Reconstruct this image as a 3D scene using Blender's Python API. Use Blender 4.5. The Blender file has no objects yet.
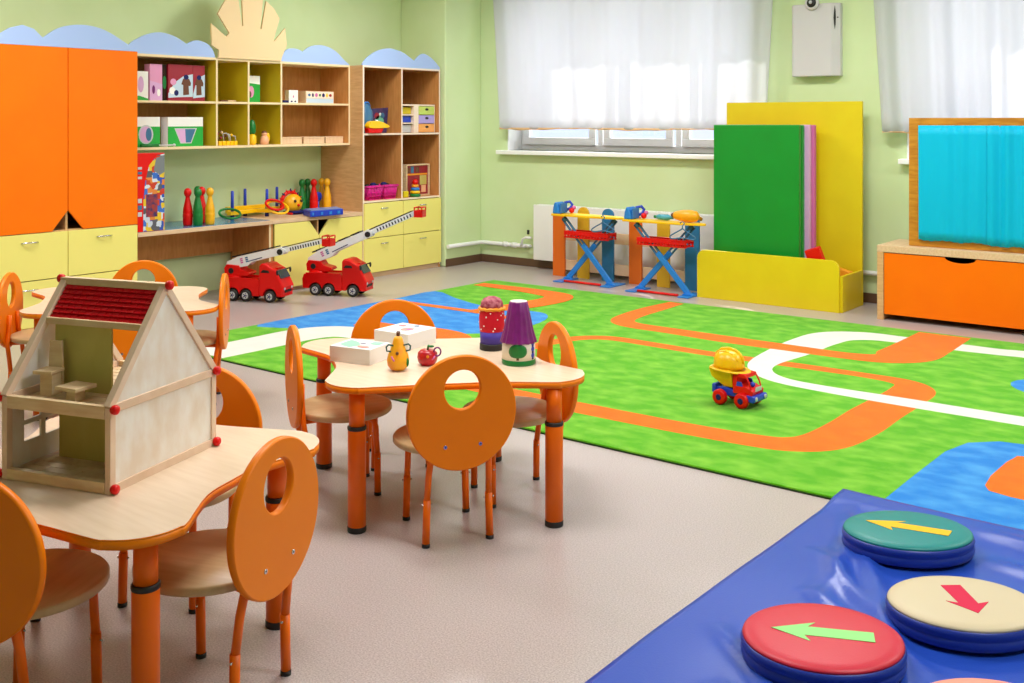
import bpy, bmesh, math, random
from mathutils import Vector, Matrix
random.seed(7)
PI = math.pi
R = math.radians
S = bpy.context.scene
COL = S.collection

# ------------------------------------------------------------------ materials
def lin(c):
    o = []
    for v in c:
        v /= 255.0
        o.append(v/12.92 if v <= .04045 else ((v+.055)/1.055)**2.4)
    return (o[0], o[1], o[2], 1)
MATS = {}
def mat(name, rgb, rough=.5, spec=.5, rgb2=None, scale=20, stretch=(1, 1, 1), bump=0, bscale=None,
        metal=0, detail=4, coat=0, sheen=0, lo=.35, hi=.65):
    m = bpy.data.materials.new(name); m.use_nodes = True
    nt = m.node_tree; b = nt.nodes['Principled BSDF']
    b.inputs['Base Color'].default_value = lin(rgb)
    b.inputs['Roughness'].default_value = rough
    b.inputs['Specular IOR Level'].default_value = spec
    b.inputs['Metallic'].default_value = metal
    b.inputs['Coat Weight'].default_value = coat
    b.inputs['Sheen Weight'].default_value = sheen
    if rgb2 or bump:
        tc = nt.nodes.new('ShaderNodeTexCoord'); mp = nt.nodes.new('ShaderNodeMapping')
        mp.inputs['Scale'].default_value = stretch
        nt.links.new(tc.outputs['Object'], mp.inputs['Vector'])
        n = nt.nodes.new('ShaderNodeTexNoise'); n.inputs['Scale'].default_value = scale
        n.inputs['Detail'].default_value = detail
        nt.links.new(mp.outputs['Vector'], n.inputs['Vector'])
        if rgb2:
            r = nt.nodes.new('ShaderNodeValToRGB')
            r.color_ramp.elements[0].position = lo; r.color_ramp.elements[1].position = hi
            r.color_ramp.elements[0].color = lin(rgb); r.color_ramp.elements[1].color = lin(rgb2)
            nt.links.new(n.outputs['Fac'], r.inputs['Fac'])
            nt.links.new(r.outputs['Color'], b.inputs['Base Color'])
        if bump:
            n2 = n
            if bscale:
                n2 = nt.nodes.new('ShaderNodeTexNoise'); n2.inputs['Scale'].default_value = bscale
                n2.inputs['Detail'].default_value = 3
                nt.links.new(tc.outputs['Object'], n2.inputs['Vector'])
            bp = nt.nodes.new('ShaderNodeBump'); bp.inputs['Strength'].default_value = bump
            bp.inputs['Distance'].default_value = .01
            nt.links.new(n2.outputs['Fac'], bp.inputs['Height'])
            nt.links.new(bp.outputs['Normal'], b.inputs['Normal'])
    MATS[name] = m
    return m

M_wall = mat('wall_green', (214, 231, 182), .75, .3, (210, 228, 176), 3, bump=.05, bscale=120)
M_ceil = mat('ceiling_white', (240, 240, 238), .9, .2)
M_floor = mat('linoleum', (158, 144, 141), .28, .5, (200, 188, 186), 210, detail=2, lo=.3, hi=.7)
M_base = mat('brown_skirting', (98, 70, 50), .45)
M_orange = mat('orange_laminate', (253, 120, 0), .42, .2, (251, 116, 0), 4)
M_chair = mat('orange_lacquer', (246, 130, 0), .38, .25, (243, 125, 0), 5)
M_leg = mat('orange_steel', (240, 106, 2), .35, .3)
M_black = mat('black_rubber', (24, 22, 22), .5)
M_chrome = mat('chrome', (205, 205, 208), .2, .5, metal=1)
M_yellow = mat('pale_yellow_laminate', (242, 230, 128), .42, .3)
M_lime = mat('lime_yellow_board', (228, 204, 22), .4, .4, (224, 198, 18), 5)
M_olive = mat('olive_yellow_panel', (206, 184, 34), .5, .3)
M_beech = mat('beech', (222, 178, 126), .45, .35, (208, 160, 108), 9, (1, 1, 8))
M_beechh = mat('beech_flat', (228, 196, 160), .42, .4, (216, 180, 142), 9, (8, 1, 8))
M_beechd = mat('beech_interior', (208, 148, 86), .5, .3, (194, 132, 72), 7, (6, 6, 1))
M_edge = mat('cream_edge', (240, 216, 172), .5, .3)
M_birch = mat('birch_top', (232, 208, 182), .3, .5, (224, 198, 170), 6, (1, 9, 1))
M_seat = mat('seat_ply', (208, 178, 132), .38, .4, (196, 164, 118), 8, (1, 7, 1))
M_seatw = mat('pale_seat_ply', (226, 202, 178), .36, .4, (216, 190, 164), 8, (1, 7, 1))
M_cloud = mat('cloud_blue', (168, 192, 240), .5, .3)
M_sun = mat('sun_cream', (234, 204, 158), .5, .3)
M_white = mat('white_enamel', (240, 240, 240), .35, .5)
M_pvc = mat('white_pvc', (252, 252, 253), .35, .5)
M_grey = mat('grey_white_plastic', (208, 204, 209), .4, .5)
M_paper = mat('white_card', (240, 238, 236), .6, .3)
M_red = mat('red_plastic', (222, 8, 6), .35, .35)
M_dred = mat('dark_red_card', (150, 22, 44), .4, .5)
M_dark = mat('dark_brown_gap', (50, 34, 26), .8, .1)
M_green = mat('green_plastic', (8, 120, 50), .35, .5)
M_gcard = mat('green_card', (36, 166, 62), .45, .4)
M_blue = mat('blue_plastic', (28, 62, 190), .35, .5)
M_sky = mat('sky_blue_plastic', (36, 128, 214), .35, .5)
M_steelblue = mat('slate_blue_plastic', (60, 110, 150), .4, .5)
M_yel = mat('yellow_plastic', (252, 196, 10), .32, .5)
M_pin_y = mat('amber_plastic', (240, 176, 20), .35, .5)
M_pink = mat('magenta_plastic', (230, 30, 150), .4, .5)
M_lpink = mat('pink_card', (222, 150, 190), .45, .4)
M_purple = mat('purple_foil', (112, 14, 104), .3, .6, (124, 22, 116), 40)
M_lilac = mat('lilac_foam', (216, 168, 214), .6, .3)
M_rose = mat('rose_foam', (208, 110, 168), .6, .3)
M_teal = mat('pale_teal_foam', (110, 180, 150), .6, .3)
M_gmat = mat('green_vinyl', (0, 142, 40), .38, .5, (0, 136, 36), 3, bump=.05, bscale=30)
M_bluemat = mat('blue_vinyl', (34, 72, 176), .30, .5, bump=.04, bscale=160)
M_dblue = mat('dark_blue_vinyl', (22, 50, 150), .38, .5, bump=.05, bscale=200)
M_padteal = mat('teal_vinyl', (6, 128, 126), .42, .45, bump=.05, bscale=220)
M_padred = mat('red_vinyl', (198, 24, 52), .42, .45, bump=.05, bscale=220)
M_padbeige = mat('beige_vinyl', (202, 186, 154), .45, .45, bump=.05, bscale=220)
M_padsalm = mat('salmon_vinyl', (240, 150, 130), .45, .45, bump=.05, bscale=220)
M_arr_y = mat('yellow_felt', (240, 184, 50), .8, .2)
M_arr_g = mat('mint_felt', (150, 222, 136), .8, .2)
M_arr_r = mat('crimson_felt', (204, 44, 76), .8, .2)
M_turq = mat('turquoise_satin', (0, 184, 226), .5, .2)
M_theat = mat('honey_wood', (204, 142, 44), .4, .4, (180, 116, 30), 8, (1, 1, 7))
M_raw = mat('raw_pine', (232, 206, 166), .6, .3, (222, 190, 148), 14, (1, 1, 6))
M_wash = mat('whitewashed_wood', (240, 234, 228), .6, .3, (230, 214, 198), 10, (2, 2, 1))
M_pinkraw = mat('pinkish_pine', (234, 206, 182), .6, .3, (224, 192, 164), 14, (1, 6, 1))
M_olivewood = mat('olive_stained_wood', (206, 192, 110), .6, .3, (196, 178, 92), 10, (1, 1, .4))
M_rroof = mat('red_ribbed_roof', (192, 0, 14), .5, .2)
M_gold = mat('gold_card', (236, 150, 30), .4, .5)
M_brown = mat('brown_plastic', (104, 62, 40), .45, .4)
M_skin = mat('toy_pink', (240, 178, 140), .5, .4)
M_cream = mat('cream_felt', (236, 228, 214), .8, .2)
M_kraft = mat('pale_wood_box', (232, 200, 168), .55, .3, (222, 186, 150), 10, (1, 5, 1))
M_sil = mat('silver_grey_plastic', (196, 198, 202), .35, .5)
M_dkblue = mat('navy_ink', (30, 34, 92), .6, .2)
M_hill = mat('far_facade', (176, 186, 212), .8, .2)
M_farwin = mat('far_windows', (96, 108, 150), .4, .4)
M_ground = mat('outdoor_paving', (200, 200, 205), .9, .2)
def rugmat(name, a, b):
    return mat(name, a, .95, .1, b, 8, (1, 1.5, 1), bump=.5, bscale=420, sheen=.15, detail=12, lo=.40, hi=.74)
M_rg = rugmat('rug_green', (88, 176, 8), (138, 204, 58))
M_ro = rugmat('rug_orange', (252, 110, 0), (253, 122, 4))
M_rw = rugmat('rug_white', (234, 230, 224), (240, 236, 230))
M_rb = rugmat('rug_blue', (30, 132, 222), (80, 168, 236))
M_rback = mat('rug_binding', (40, 66, 24), .9, .1)

def sheer():
    m = bpy.data.materials.new('sheer_curtain'); m.use_nodes = True
    nt = m.node_tree; nt.nodes.clear()
    o = nt.nodes.new('ShaderNodeOutputMaterial')
    tr = nt.nodes.new('ShaderNodeBsdfTransparent'); tl = nt.nodes.new('ShaderNodeBsdfTranslucent'); df = nt.nodes.new('ShaderNodeBsdfDiffuse')
    tl.inputs['Color'].default_value = (.76, .76, .80, 1); df.inputs['Color'].default_value = (.9, .9, .95, 1)
    a = nt.nodes.new('ShaderNodeMixShader'); a.inputs[0].default_value = .36
    b = nt.nodes.new('ShaderNodeMixShader'); b.inputs[0].default_value = .84
    nt.links.new(tl.outputs[0], a.inputs[1]); nt.links.new(df.outputs[0], a.inputs[2])
    nt.links.new(tr.outputs[0], b.inputs[1]); nt.links.new(a.outputs[0], b.inputs[2])
    nt.links.new(b.outputs[0], o.inputs[0])
    return m
M_sheer = sheer()
M_hem = mat('peach_hem', (240, 196, 150), .8, .1)
def glassmat():
    m = bpy.data.materials.new('window_glass'); m.use_nodes = True
    nt = m.node_tree; nt.nodes.clear()
    o = nt.nodes.new('ShaderNodeOutputMaterial'); tr = nt.nodes.new('ShaderNodeBsdfTransparent')
    g = nt.nodes.new('ShaderNodeBsdfGlossy'); g.inputs['Roughness'].default_value = .02
    mx = nt.nodes.new('ShaderNodeMixShader')
    mx.inputs[0].default_value = .05; nt.links.new(tr.outputs[0], mx.inputs[1]); nt.links.new(g.outputs[0], mx.inputs[2])
    nt.links.new(mx.outputs[0], o.inputs[0])
    return m
M_glass = glassmat()

# ------------------------------------------------------------------ mesh builder
class MB:
    def __init__(s):
        s.bm = bmesh.new(); s.mats = []
    def mi(s, m):
        if m not in s.mats: s.mats.append(m)
        return s.mats.index(m)
    def face(s, vs, m, smooth=False):
        try: f = s.bm.faces.new(vs)
        except ValueError: return None
        f.material_index = s.mi(m); f.smooth = smooth
        return f
    def box(s, x0, x1, y0, y1, z0, z1, m, M=None):
        v = [Vector((x, y, z)) for x in (x0, x1) for y in (y0, y1) for z in (z0, z1)]
        if M: v = [M @ p for p in v]
        v = [s.bm.verts.new(p) for p in v]
        for q in ((0, 1, 3, 2), (4, 6, 7, 5), (0, 4, 5, 1), (2, 3, 7, 6), (0, 2, 6, 4), (1, 5, 7, 3)):
            s.face([v[i] for i in q], m)
        return s
    def prism(s, pts, O, U, V, N, m, medge=None, smooth=False, holes=False):
        # pts 2D outline in plane (O,U,V), extruded along N
        O, U, V, N = Vector(O), Vector(U), Vector(V), Vector(N)
        a = [s.bm.verts.new(O+U*p[0]+V*p[1]) for p in pts]
        b = [s.bm.verts.new(O+U*p[0]+V*p[1]+N) for p in pts]
        s.face(list(reversed(a)), m); s.face(b, m)
        n = len(pts)
        for i in range(n):
            j = (i+1) % n
            s.face([a[i], a[j], b[j], b[i]], medge or m, smooth)
        return s
    def ring(s, outer, inner, O, U, V, N, m, medge=None, ch=.003):
        # plate with a hole; outlines of the same length; edges chamfered
        O, U, V, N = Vector(O), Vector(U), Vector(V), Vector(N)
        n = len(outer); Nn = N.normalized(); T = N.length
        co = Vector((sum(p[0] for p in outer)/n, sum(p[1] for p in outer)/n)); ci = Vector((sum(p[0] for p in inner)/n, sum(p[1] for p in inner)/n))
        def lay(pts, c, k, t):
            r = []
            for p in pts:
                d = Vector(p)-c; L = d.length
                q = c+d*((L+k)/L)
                r.append(s.bm.verts.new(O+U*q[0]+V*q[1]+Nn*t))
            return r
        o = [lay(outer, co, -ch, 0), lay(outer, co, 0, ch), lay(outer, co, 0, T-ch), lay(outer, co, -ch, T)]
        i_ = [lay(inner, ci, ch, 0), lay(inner, ci, 0, ch), lay(inner, ci, 0, T-ch), lay(inner, ci, ch, T)]
        for k in range(n):
            j = (k+1) % n
            for q in range(3):
                s.face([o[q][k], o[q][j], o[q+1][j], o[q+1][k]], medge or m, True)
                s.face([i_[q][j], i_[q][k], i_[q+1][k], i_[q+1][j]], medge or m, True)
            s.face([o[0][j], o[0][k], i_[0][k], i_[0][j]], m)
            s.face([o[3][k], o[3][j], i_[3][j], i_[3][k]], m)
        return s
    def tube(s, path, r, m, seg=12, cap=True, closed=False):
        path = [Vector(p) for p in path]; n = len(path)
        rr = r if isinstance(r, (list, tuple)) else [r]*n
        rings = []; prev = None
        for i, p in enumerate(path):
            if closed: t = path[(i+1) % n]-path[i-1]
            elif i == 0: t = path[1]-p
            elif i == n-1: t = p-path[-2]
            else: t = (path[i+1]-p).normalized()+(p-path[i-1]).normalized()
            t.normalize()
            if prev is None:
                a = Vector((0, 0, 1)) if abs(t.z) < .9 else Vector((1, 0, 0))
                u = t.cross(a).normalized()
            else:
                u = (prev-t*prev.dot(t)).normalized()
            prev = u; w = t.cross(u)
            rings.append([s.bm.verts.new(p+(u*math.cos(2*PI*k/seg)+w*math.sin(2*PI*k/seg))*rr[i]) for k in range(seg)])
        for i in range(n if closed else n-1):
            A = rings[i]; B = rings[(i+1) % n]
            for k in range(seg):
                s.face([A[k], A[(k+1) % seg], B[(k+1) % seg], B[k]], m, True)
        if cap and not closed:
            s.face(list(reversed(rings[0])), m); s.face(rings[-1], m)
        return s
    def lathe(s, prof, c, m, seg=24, M=None, sx=1, sy=1):
        # prof [(r,z,(material))], around z at c
        c = Vector(c); rings = []
        for p in prof:
            ring = []
            for k in range(seg):
                a = 2*PI*k/seg
                q = Vector((p[0]*math.cos(a)*sx, p[0]*math.sin(a)*sy, p[1]))
                if M: q = M @ q
                ring.append(s.bm.verts.new(q+c))
            rings.append(ring)
        for i in range(len(prof)-1):
            mm = prof[i][2] if len(prof[i]) > 2 else m
            for k in range(seg):
                s.face([rings[i][k], rings[i][(k+1) % seg], rings[i+1][(k+1) % seg], rings[i+1][k]], mm, True)
        s.face(list(reversed(rings[0])), prof[0][2] if len(prof[0]) > 2 else m)
        s.face(rings[-1], prof[-1][2] if len(prof[-1]) > 2 else m)
        return s
    def ball(s, c, r, m, seg=16, sc=(1, 1, 1), M=None):
        n = max(6, seg//2); prof = []
        for i in range(n+1):
            a = -PI/2+PI*i/n
            prof.append((max(.0004, math.cos(a))*r, math.sin(a)*r))
        D = Matrix.Diagonal((sc[0], sc[1], sc[2])).to_3x3()
        return s.lathe(prof, c, m, seg, (M.to_3x3() @ D) if M else D)
    def cyl(s, p0, p1, r, m, seg=16, r1=None):
        return s.tube([p0, p1], [r, r if r1 is None else r1], m, seg)
    def build(s, name, parent=None, bevel=0, world=False, sub=0, bseg=2):
        bm = s.bm
        bmesh.ops.recalc_face_normals(bm, faces=bm.faces)
        if parent is not None and world:
            bm.transform(ROOT[parent].inverted())
        me = bpy.data.meshes.new(name); bm.to_mesh(me); bm.free()
        for m in s.mats: me.materials.append(m)
        o = bpy.data.objects.new(name, me); COL.objects.link(o)
        if parent is not None:
            o.parent = parent; ROOT[o] = ROOT[parent]
        if bevel:
            b = o.modifiers.new('edge_round', 'BEVEL'); b.width = bevel; b.segments = bseg
            b.limit_method = 'ANGLE'; b.angle_limit = R(40)
        if sub:
            u = o.modifiers.new('smooth', 'SUBSURF'); u.levels = sub; u.render_levels = sub
        return o
ROOT = {}
def tag(o, label, cat, group=None):
    o['label'] = label; o['category'] = cat
    if group: o['group'] = group
    return o
def thing(name, loc, rz, label, cat, group=None):
    o = bpy.data.objects.new(name, None); COL.objects.link(o)
    o.empty_display_size = .05
    o.location = loc; o.rotation_euler = (0, 0, rz)
    ROOT[o] = Matrix.Translation(Vector(loc)) @ Matrix.Rotation(rz, 4, 'Z')
    return tag(o, label, cat, group)
def struct(o):
    o['kind'] = 'structure'; return o
def copy_tree(o, parent=None):
    c = o.copy(); COL.objects.link(c)
    if parent is not None: c.parent = parent
    for ch in list(o.children): copy_tree(ch, c)
    return c
def dup(o, loc, rz, label, group=None):
    c = copy_tree(o); c.location = loc; c.rotation_euler = (0, 0, rz); c['label'] = label
    if group: c['group'] = group
    return c
def circ(n, rx, ry=None, cx=0, cy=0):
    ry = rx if ry is None else ry
    return [(cx+rx*math.cos(2*PI*k/n), cy+ry*math.sin(2*PI*k/n)) for k in range(n)]
def spline(pts, n=6, closed=True):
    out = []; N = len(pts)
    rng = range(N) if closed else range(N-1)
    for i in rng:
        g = (lambda k: pts[k % N]) if closed else (lambda k: pts[min(max(k, 0), N-1)])
        p0, p1, p2, p3 = g(i-1), g(i), g(i+1), g(i+2)
        for k in range(n):
            t = k/n
            out.append(tuple(.5*((2*p1[d])+(-p0[d]+p2[d])*t+(2*p0[d]-5*p1[d]+4*p2[d]-p3[d])*t*t+(-p0[d]+3*p1[d]-3*p2[d]+p3[d])*t**3) for d in (0, 1)))
    if not closed: out.append(tuple(pts[-1][:2]))
    return out
X, Y, Z = Vector((1, 0, 0)), Vector((0, 1, 0)), Vector((0, 0, 1))

# ------------------------------------------------------------------ setting
XW, YW, ZC = -7.03, 7.78, 2.9          # cabinet wall, window wall, ceiling
b = MB(); b.box(XW-.2, 3.2, -2.5, YW+.2, -.1, 0, M_floor); struct(b.build('floor'))
b = MB(); b.box(XW-.2, 3.2, -2.5, YW+.2, ZC, ZC+.1, M_ceil); struct(b.build('ceiling'))
b = MB(); b.box(XW-.2, XW, -2.5, YW, 0, ZC, M_wall); struct(b.build('wall_left'))
b = MB(); b.box(3.2, 3.4, -2.5, YW+.2, 0, ZC, M_wall); struct(b.build('wall_right'))
b = MB(); b.box(XW-.2, 3.4, -2.7, -2.5, 0, ZC, M_wall); struct(b.build('wall_back'))
XP, YP = -6.455, 7.262                  # boxed-in pier in the corner
b = MB(); b.box(XW, XP, YP, YW, 0, ZC, M_wall); struct(b.build('trim_1', bevel=.012))
W1 = (-6.13, -3.62); W2 = (-2.43, .35); ZS = 1.075; ZT = 2.62
b = MB()
for x0, x1, z0, z1 in ((XW-.2, 3.2, 0, ZS), (XW-.2, 3.2, ZT, ZC), (XW-.2, W1[0], ZS, ZT), (W1[1], W2[0], ZS, ZT), (W2[1], 3.2, ZS, ZT)):
    b.box(x0, x1, YW, YW+.35, z0, z1, M_wall)
struct(b.build('wall_window'))
b = MB(); b.box(XP, 3.2, YW-.016, YW, 0, .072, M_base); struct(b.build('baseboard_window', bevel=.004))
b = MB(); b.box(XP, XP+.016, YP, YW-.016, 0, .072, M_base); struct(b.build('baseboard_pier', bevel=.004))
b = MB(); b.box(XW, XW+.016, -2.5, 3.05, 0, .072, M_base); struct(b.build('baseboard_left', bevel=.004))
def window(n, x0, x1, sashes, slx0, slx1):
    r = bpy.data.objects.new('window_%d' % n, None); COL.objects.link(r); struct(r)
    r.location = ((x0+x1)/2, YW+.2, ZS); ROOT[r] = Matrix.Translation(r.location)
    yf = YW+.2
    b = MB()
    b.box(x0, x1, yf, yf+.07, ZS, ZS+.06, M_pvc); b.box(x0, x1, yf, yf+.07, ZT-.06, ZT, M_pvc)
    xs = [x0]+sashes+[x1]
    for i, x in enumerate(xs):
        w = .055 if 0 < i < len(xs)-1 else .06
        xa = x if i == 0 else (x-w if i == len(xs)-1 else x-w/2)
        b.box(xa, xa+w, yf+.001, yf+.069, ZS+.06, ZT-.06, M_pvc)
    b.build('window_frame', r, .004, True)
    for i in range(len(xs)-1):
        a, c = xs[i]+.045, xs[i+1]-.045
        s = MB()
        z0, z1 = ZS+.05, ZT-.05
        s.box(a, c, yf-.02, yf+.0, z0, z0+.07, M_pvc); s.box(a, c, yf-.02, yf, z1-.07, z1, M_pvc)
        s.box(a, a+.07, yf-.019, yf, z0+.07, z1-.07, M_pvc); s.box(c-.07, c, yf-.019, yf, z0+.07, z1-.07, M_pvc)
        so = s.build('sash', r, .004, True)
        g = MB(); g.box(a+.06, c-.06, yf+.02, yf+.024, z0+.06, z1-.06, M_glass); g.build('pane', so, 0, True)
    b = MB(); b.box(slx0, slx1, YW-.085, YW+.2, ZS-.038, ZS, M_pvc); b.build('window_sill', r, .006, True)
    b = MB()
    b.box(x0-.001, x0+.012, YW+.0, yf, ZS, ZT, M_pvc); b.box(x1-.012, x1+.001, YW+.0, yf, ZS, ZT, M_pvc)
    b.build('reveal', r, 0, True)
window(1, W1[0], W1[1], [-5.22, -4.42], -6.21, -3.45)
window(2, W2[0], W2[1], [-1.5, -.55], -2.47, .45)

# outside, seen through the gap under the curtains
b = MB(); b.box(-60, 40, YW+1, 90, -4.2, -4, M_ground); struct(b.build('ground'))
r = thing('apartment_building', (-30, 52, -4), 0, 'pale blue-grey apartment block outside beyond the window with the long curtain', 'building')
b = MB(); b.box(-58, -6, 52, 64, -4, 7.6, M_hill); b.build('facade', r, 0, True)
for i in range(12):
    b = MB()
    b.box(-57+i*4.2, -54.6+i*4.2, 51.9, 52.05, 1.2, 3, M_farwin)
    b.build('window', r, 0, True)

# ------------------------------------------------------------------ curtains
def sheet(name, parent, xt0, xt1, xb0, xb1, y, z0, z1, amp, waves, m, seed, nx=260, nz=14, sag=0, world=True):
    rnd = random.Random(seed)
    ph = [(rnd.uniform(.6, 1.6)*waves, rnd.uniform(0, 6.28), rnd.uniform(.4, 1)) for _ in range(4)]
    b = MB(); g = []
    for j in range(nz+1):
        t = j/nz; row = []
        for i in range(nx+1):
            u = i/nx
            x = (xb0*(1-t)+xt0*t)*(1-u)+(xb1*(1-t)+xt1*t)*u
            d = sum(w*math.sin(2*PI*f*u+p+.35*math.sin(3*t+p)) for f, p, w in ph)/2.2
            z = z0+(z1-z0)*t
            if j == 0: z += sag*math.sin(2*PI*u*2.3+seed)+sag*.4*math.sin(2*PI*u*9)
            row.append(b.bm.verts.new((x, y+amp*d, z)))
        g.append(row)
    for j in range(nz):
        for i in range(nx):
            b.face([g[j][i], g[j][i+1], g[j+1][i+1], g[j+1][i]], m, True)
    o = b.build(name, parent, 0, world)
    s = o.modifiers.new('cloth_thickness', 'SOLIDIFY'); s.thickness = .0012
    return o
def curtain(xt0, xt1, xb0, xb1, z0, seed, label, waves):
    r = thing('curtain', ((xb0+xb1)/2, YW-.10, z0), 0, label, 'curtain')
    sheet('sheer_panel', r, xt0, xt1, xb0, xb1, YW-.12, z0, 2.74, .034, waves, M_sheer, seed, sag=.006)
    sheet('hem', r, xb0, xb1, xb0, xb1, YW-.1225, z0-.002, z0+.014, .034, waves, M_hem, seed, nz=1, sag=.006)
    b = MB(); b.cyl((xt0-.1, YW-.12, 2.75), (xt1+.1, YW-.12, 2.75), .014, M_white); b.build('curtain_rail', r, 0, True)
curtain(-6.22, -3.39, -6.12, -3.47, 1.275, 3, 'white sheer curtain over the window behind the toy ironing boards', 13)
curtain(-2.675, .5, -2.575, .4, 1.262, 8, 'white sheer curtain over the window behind the puppet theatre', 14)

# ------------------------------------------------------------------ heating
r = thing('radiator', (-4.87, 7.72, .086), 0, 'long white flat-panel radiator on the wall under the window', 'radiator')
b = MB(); b.box(-5.735, -3.9, 7.655, 7.675, .086, .588, M_white); b.build('front_panel', r, .006, True)
b = MB(); b.box(-5.735, -3.9, 7.735, 7.755, .086, .588, M_white); b.build('rear_panel', r, .006, True)
b = MB(); b.box(-5.735, -5.72, 7.675, 7.735, .09, .585, M_white); b.box(-3.915, -3.9, 7.675, 7.735, .09, .585, M_white); b.build('side_cover', r, .003, True)
b = MB()
for i in range(46):
    x = -5.715+i*.039
    b.box(x, x+.02, 7.678, 7.732, .572, .586, M_white)
b.build('top_grille', r, 0, True)
b = MB(); b.tube([(-5.795, 7.705, .2), (-5.84, 7.705, .2), (-5.87, 7.72, .19)], .013, M_white)
b.tube([(-5.795, 7.705, .275), (-5.86, 7.705, .275), (-5.9, 7.71, .255), (-5.915, 7.72, .215), (-5.93, 7.73, .192)], .011, M_white); b.build('connection_pipe', r, 0, True)
b = MB(); b.cyl((-5.83, 7.705, .305), (-5.83, 7.705, .345), .012, M_black); b.build('valve_knob', r, 0, True)
r = thing('heating_pipe', (-6.3, 7.73, .19), 0, 'white heating pipe running along the wall corner just above the skirting', 'pipe')
b = MB(); b.tube([(XP+.035, YP-.005, .19), (XP+.035, 7.70, .19), (XP+.05, 7.735, .19), (XP+.08, 7.745, .19), (-5.87, 7.745, .19)], .019, M_white)
b.build('pipe_run', r, 0, True)
b = MB()
b.cyl((-6.15, 7.745, .19), (-6.11, 7.745, .19), .025, M_white); b.cyl((-6.05, 7.745, .19), (-6.0, 7.745, .19), .025, M_white); b.build('fitting', r, 0, True)
b = MB(); b.tube([(-3.88, 7.745, .225), (-1.0, 7.745, .225)], .018, M_white)
tag(b.build('heating_pipe'), 'white heating pipe seen on the wall between the yellow toy box and the orange bench', 'pipe')

# ------------------------------------------------------------------ wall unit: tall wardrobe
XF = -6.5
def handle(b, y, z, L=.055, x=XF):
    pts = []
    for i in range(9):
        t = i/8; pts.append((x+.004+.022*math.sin(PI*t), y-L+2*L*t, z+.003*math.sin(PI*t)))
    b.tube(pts, .005, M_chrome, 8)
r = thing('tall_cupboard', (-6.76, 3.605, 0), 0, 'tall cupboard with two plain orange doors above pale yellow drawers', 'cupboard')
b = MB()
b.box(XW+.002, XF-.02, 3.095, 3.113, 0, 1.83, M_beech); b.box(XW+.002, XF-.02, 4.098, 4.115, 0, 1.83, M_beech)
b.box(XW+.002, XF-.02, 3.113, 4.098, 1.812, 1.83, M_beech); b.box(XW+.002, XF-.02, 3.113, 4.098, .622, .64, M_beech)
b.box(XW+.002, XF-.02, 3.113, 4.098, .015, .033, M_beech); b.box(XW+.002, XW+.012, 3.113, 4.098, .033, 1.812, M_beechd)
b.box(XW+.012, XF-.022, 3.603, 3.618, .033, 1.812, M_beech); b.box(XF-.06, XF-.045, 3.1, 4.11, 0, .033, M_beechh)
b.build('carcass', r, .001, True)
c = .105
for y0, y1, pts in ((3.095, 3.607, [(3.095, .637), (3.607-c, .637), (3.607, .765), (3.607, 1.829), (3.095, 1.829)]),
                    (3.613, 4.115, [(3.613+c, .637), (4.115, .637), (4.115, 1.829), (3.613, 1.829), (3.613, .765)])):
    b = MB(); b.prism(pts, (XF-.018, 0, 0), Y, Z, (.018, 0, 0), M_orange); b.build('door', r, .0015, True)
for y0, y1 in ((3.095, 3.607), (3.613, 4.115)):
    for z0, z1 in ((.036, .330), (.336, .632)):
        b = MB(); b.box(XF-.018, XF, y0, y1, z0, z1, M_yellow); d = b.build('drawer_front', r, .0015, True)
        b = MB(); handle(b, (y0+y1)/2, z1-.055); b.build('handle', d, 0, True)
cl = [(3.00, 1.83), (3.0, 1.90), (3.08, 1.885), (3.165, 1.893), (3.227, 1.933), (3.310, 1.957), (3.381, 1.937), (3.440, 1.884)]
cl += spline([(3.442, 1.884), (3.554, 1.956), (3.706, 1.986), (3.871, 1.962), (4.050, 1.872)], 5, False)[1:]
cl += [(4.08, 1.9), (4.112, 1.917), (4.112, 1.83)]
cl = [(max(y, 3.097), z) for y, z in cl[2:]]; cl = [(3.097, 1.83)]+cl
b = MB(); b.prism(cl, (XF-.018, 0, 0), Y, Z, (.016, 0, 0), M_cloud); b.build('cloud_crest', r, .001, True)

# open wall shelf
XS = -6.655
r = thing('wall_shelf', (-6.84, 5.19, 1.143), 0, 'open wall-hung shelf with cubbies under the wooden sun and blue clouds', 'shelf')
y0, y1 = 4.118, 6.252
b = MB()
b.box(XW+.002, XS, y0, y1, 1.143, 1.161, M_edge); b.box(XW+.002, XS, y0, y1, 1.812, 1.83, M_edge)
for a, c2 in ((y0+.016, 4.876), (4.892, 5.172), (5.188, 5.496), (5.512, y1-.016)):
    b.box(XW+.012, XS-.002, a, c2, 1.482, 1.498, M_edge)
b.build('shelf_boards', r, .001, True)
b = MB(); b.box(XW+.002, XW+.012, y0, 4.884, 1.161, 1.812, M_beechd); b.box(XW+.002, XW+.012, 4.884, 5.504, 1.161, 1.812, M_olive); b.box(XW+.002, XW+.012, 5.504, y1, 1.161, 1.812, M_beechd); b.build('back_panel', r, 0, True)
for a in (y0, 4.876, 5.172, 5.496, y1-.016):
    b = MB(); b.box(XW+.012, XS-.001, a, a+.016, 1.161, 1.812, M_olive if y0 < a < 5.6 else M_beechd)
    b.box(XS-.001, XS, a, a+.016, 1.161, 1.812, M_edge); b.build('upright', r, 0, True)
def crest(pts, mt, name, root, x=XS, zb=1.83):
    b = MB(); P = [(pts[0][0], zb)]+list(pts)+[(pts[-1][0], zb)]
    b.prism(P, (x-.018, 0, 0), Y, Z, (.016, 0, 0), mt); return b.build(name, root, .001, True)
s1 = spline([(4.122, 1.876), (4.145, 1.886), (4.257, 1.956), (4.386, 1.990), (4.510, 1.971), (4.618, 1.920)], 5, False)
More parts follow.
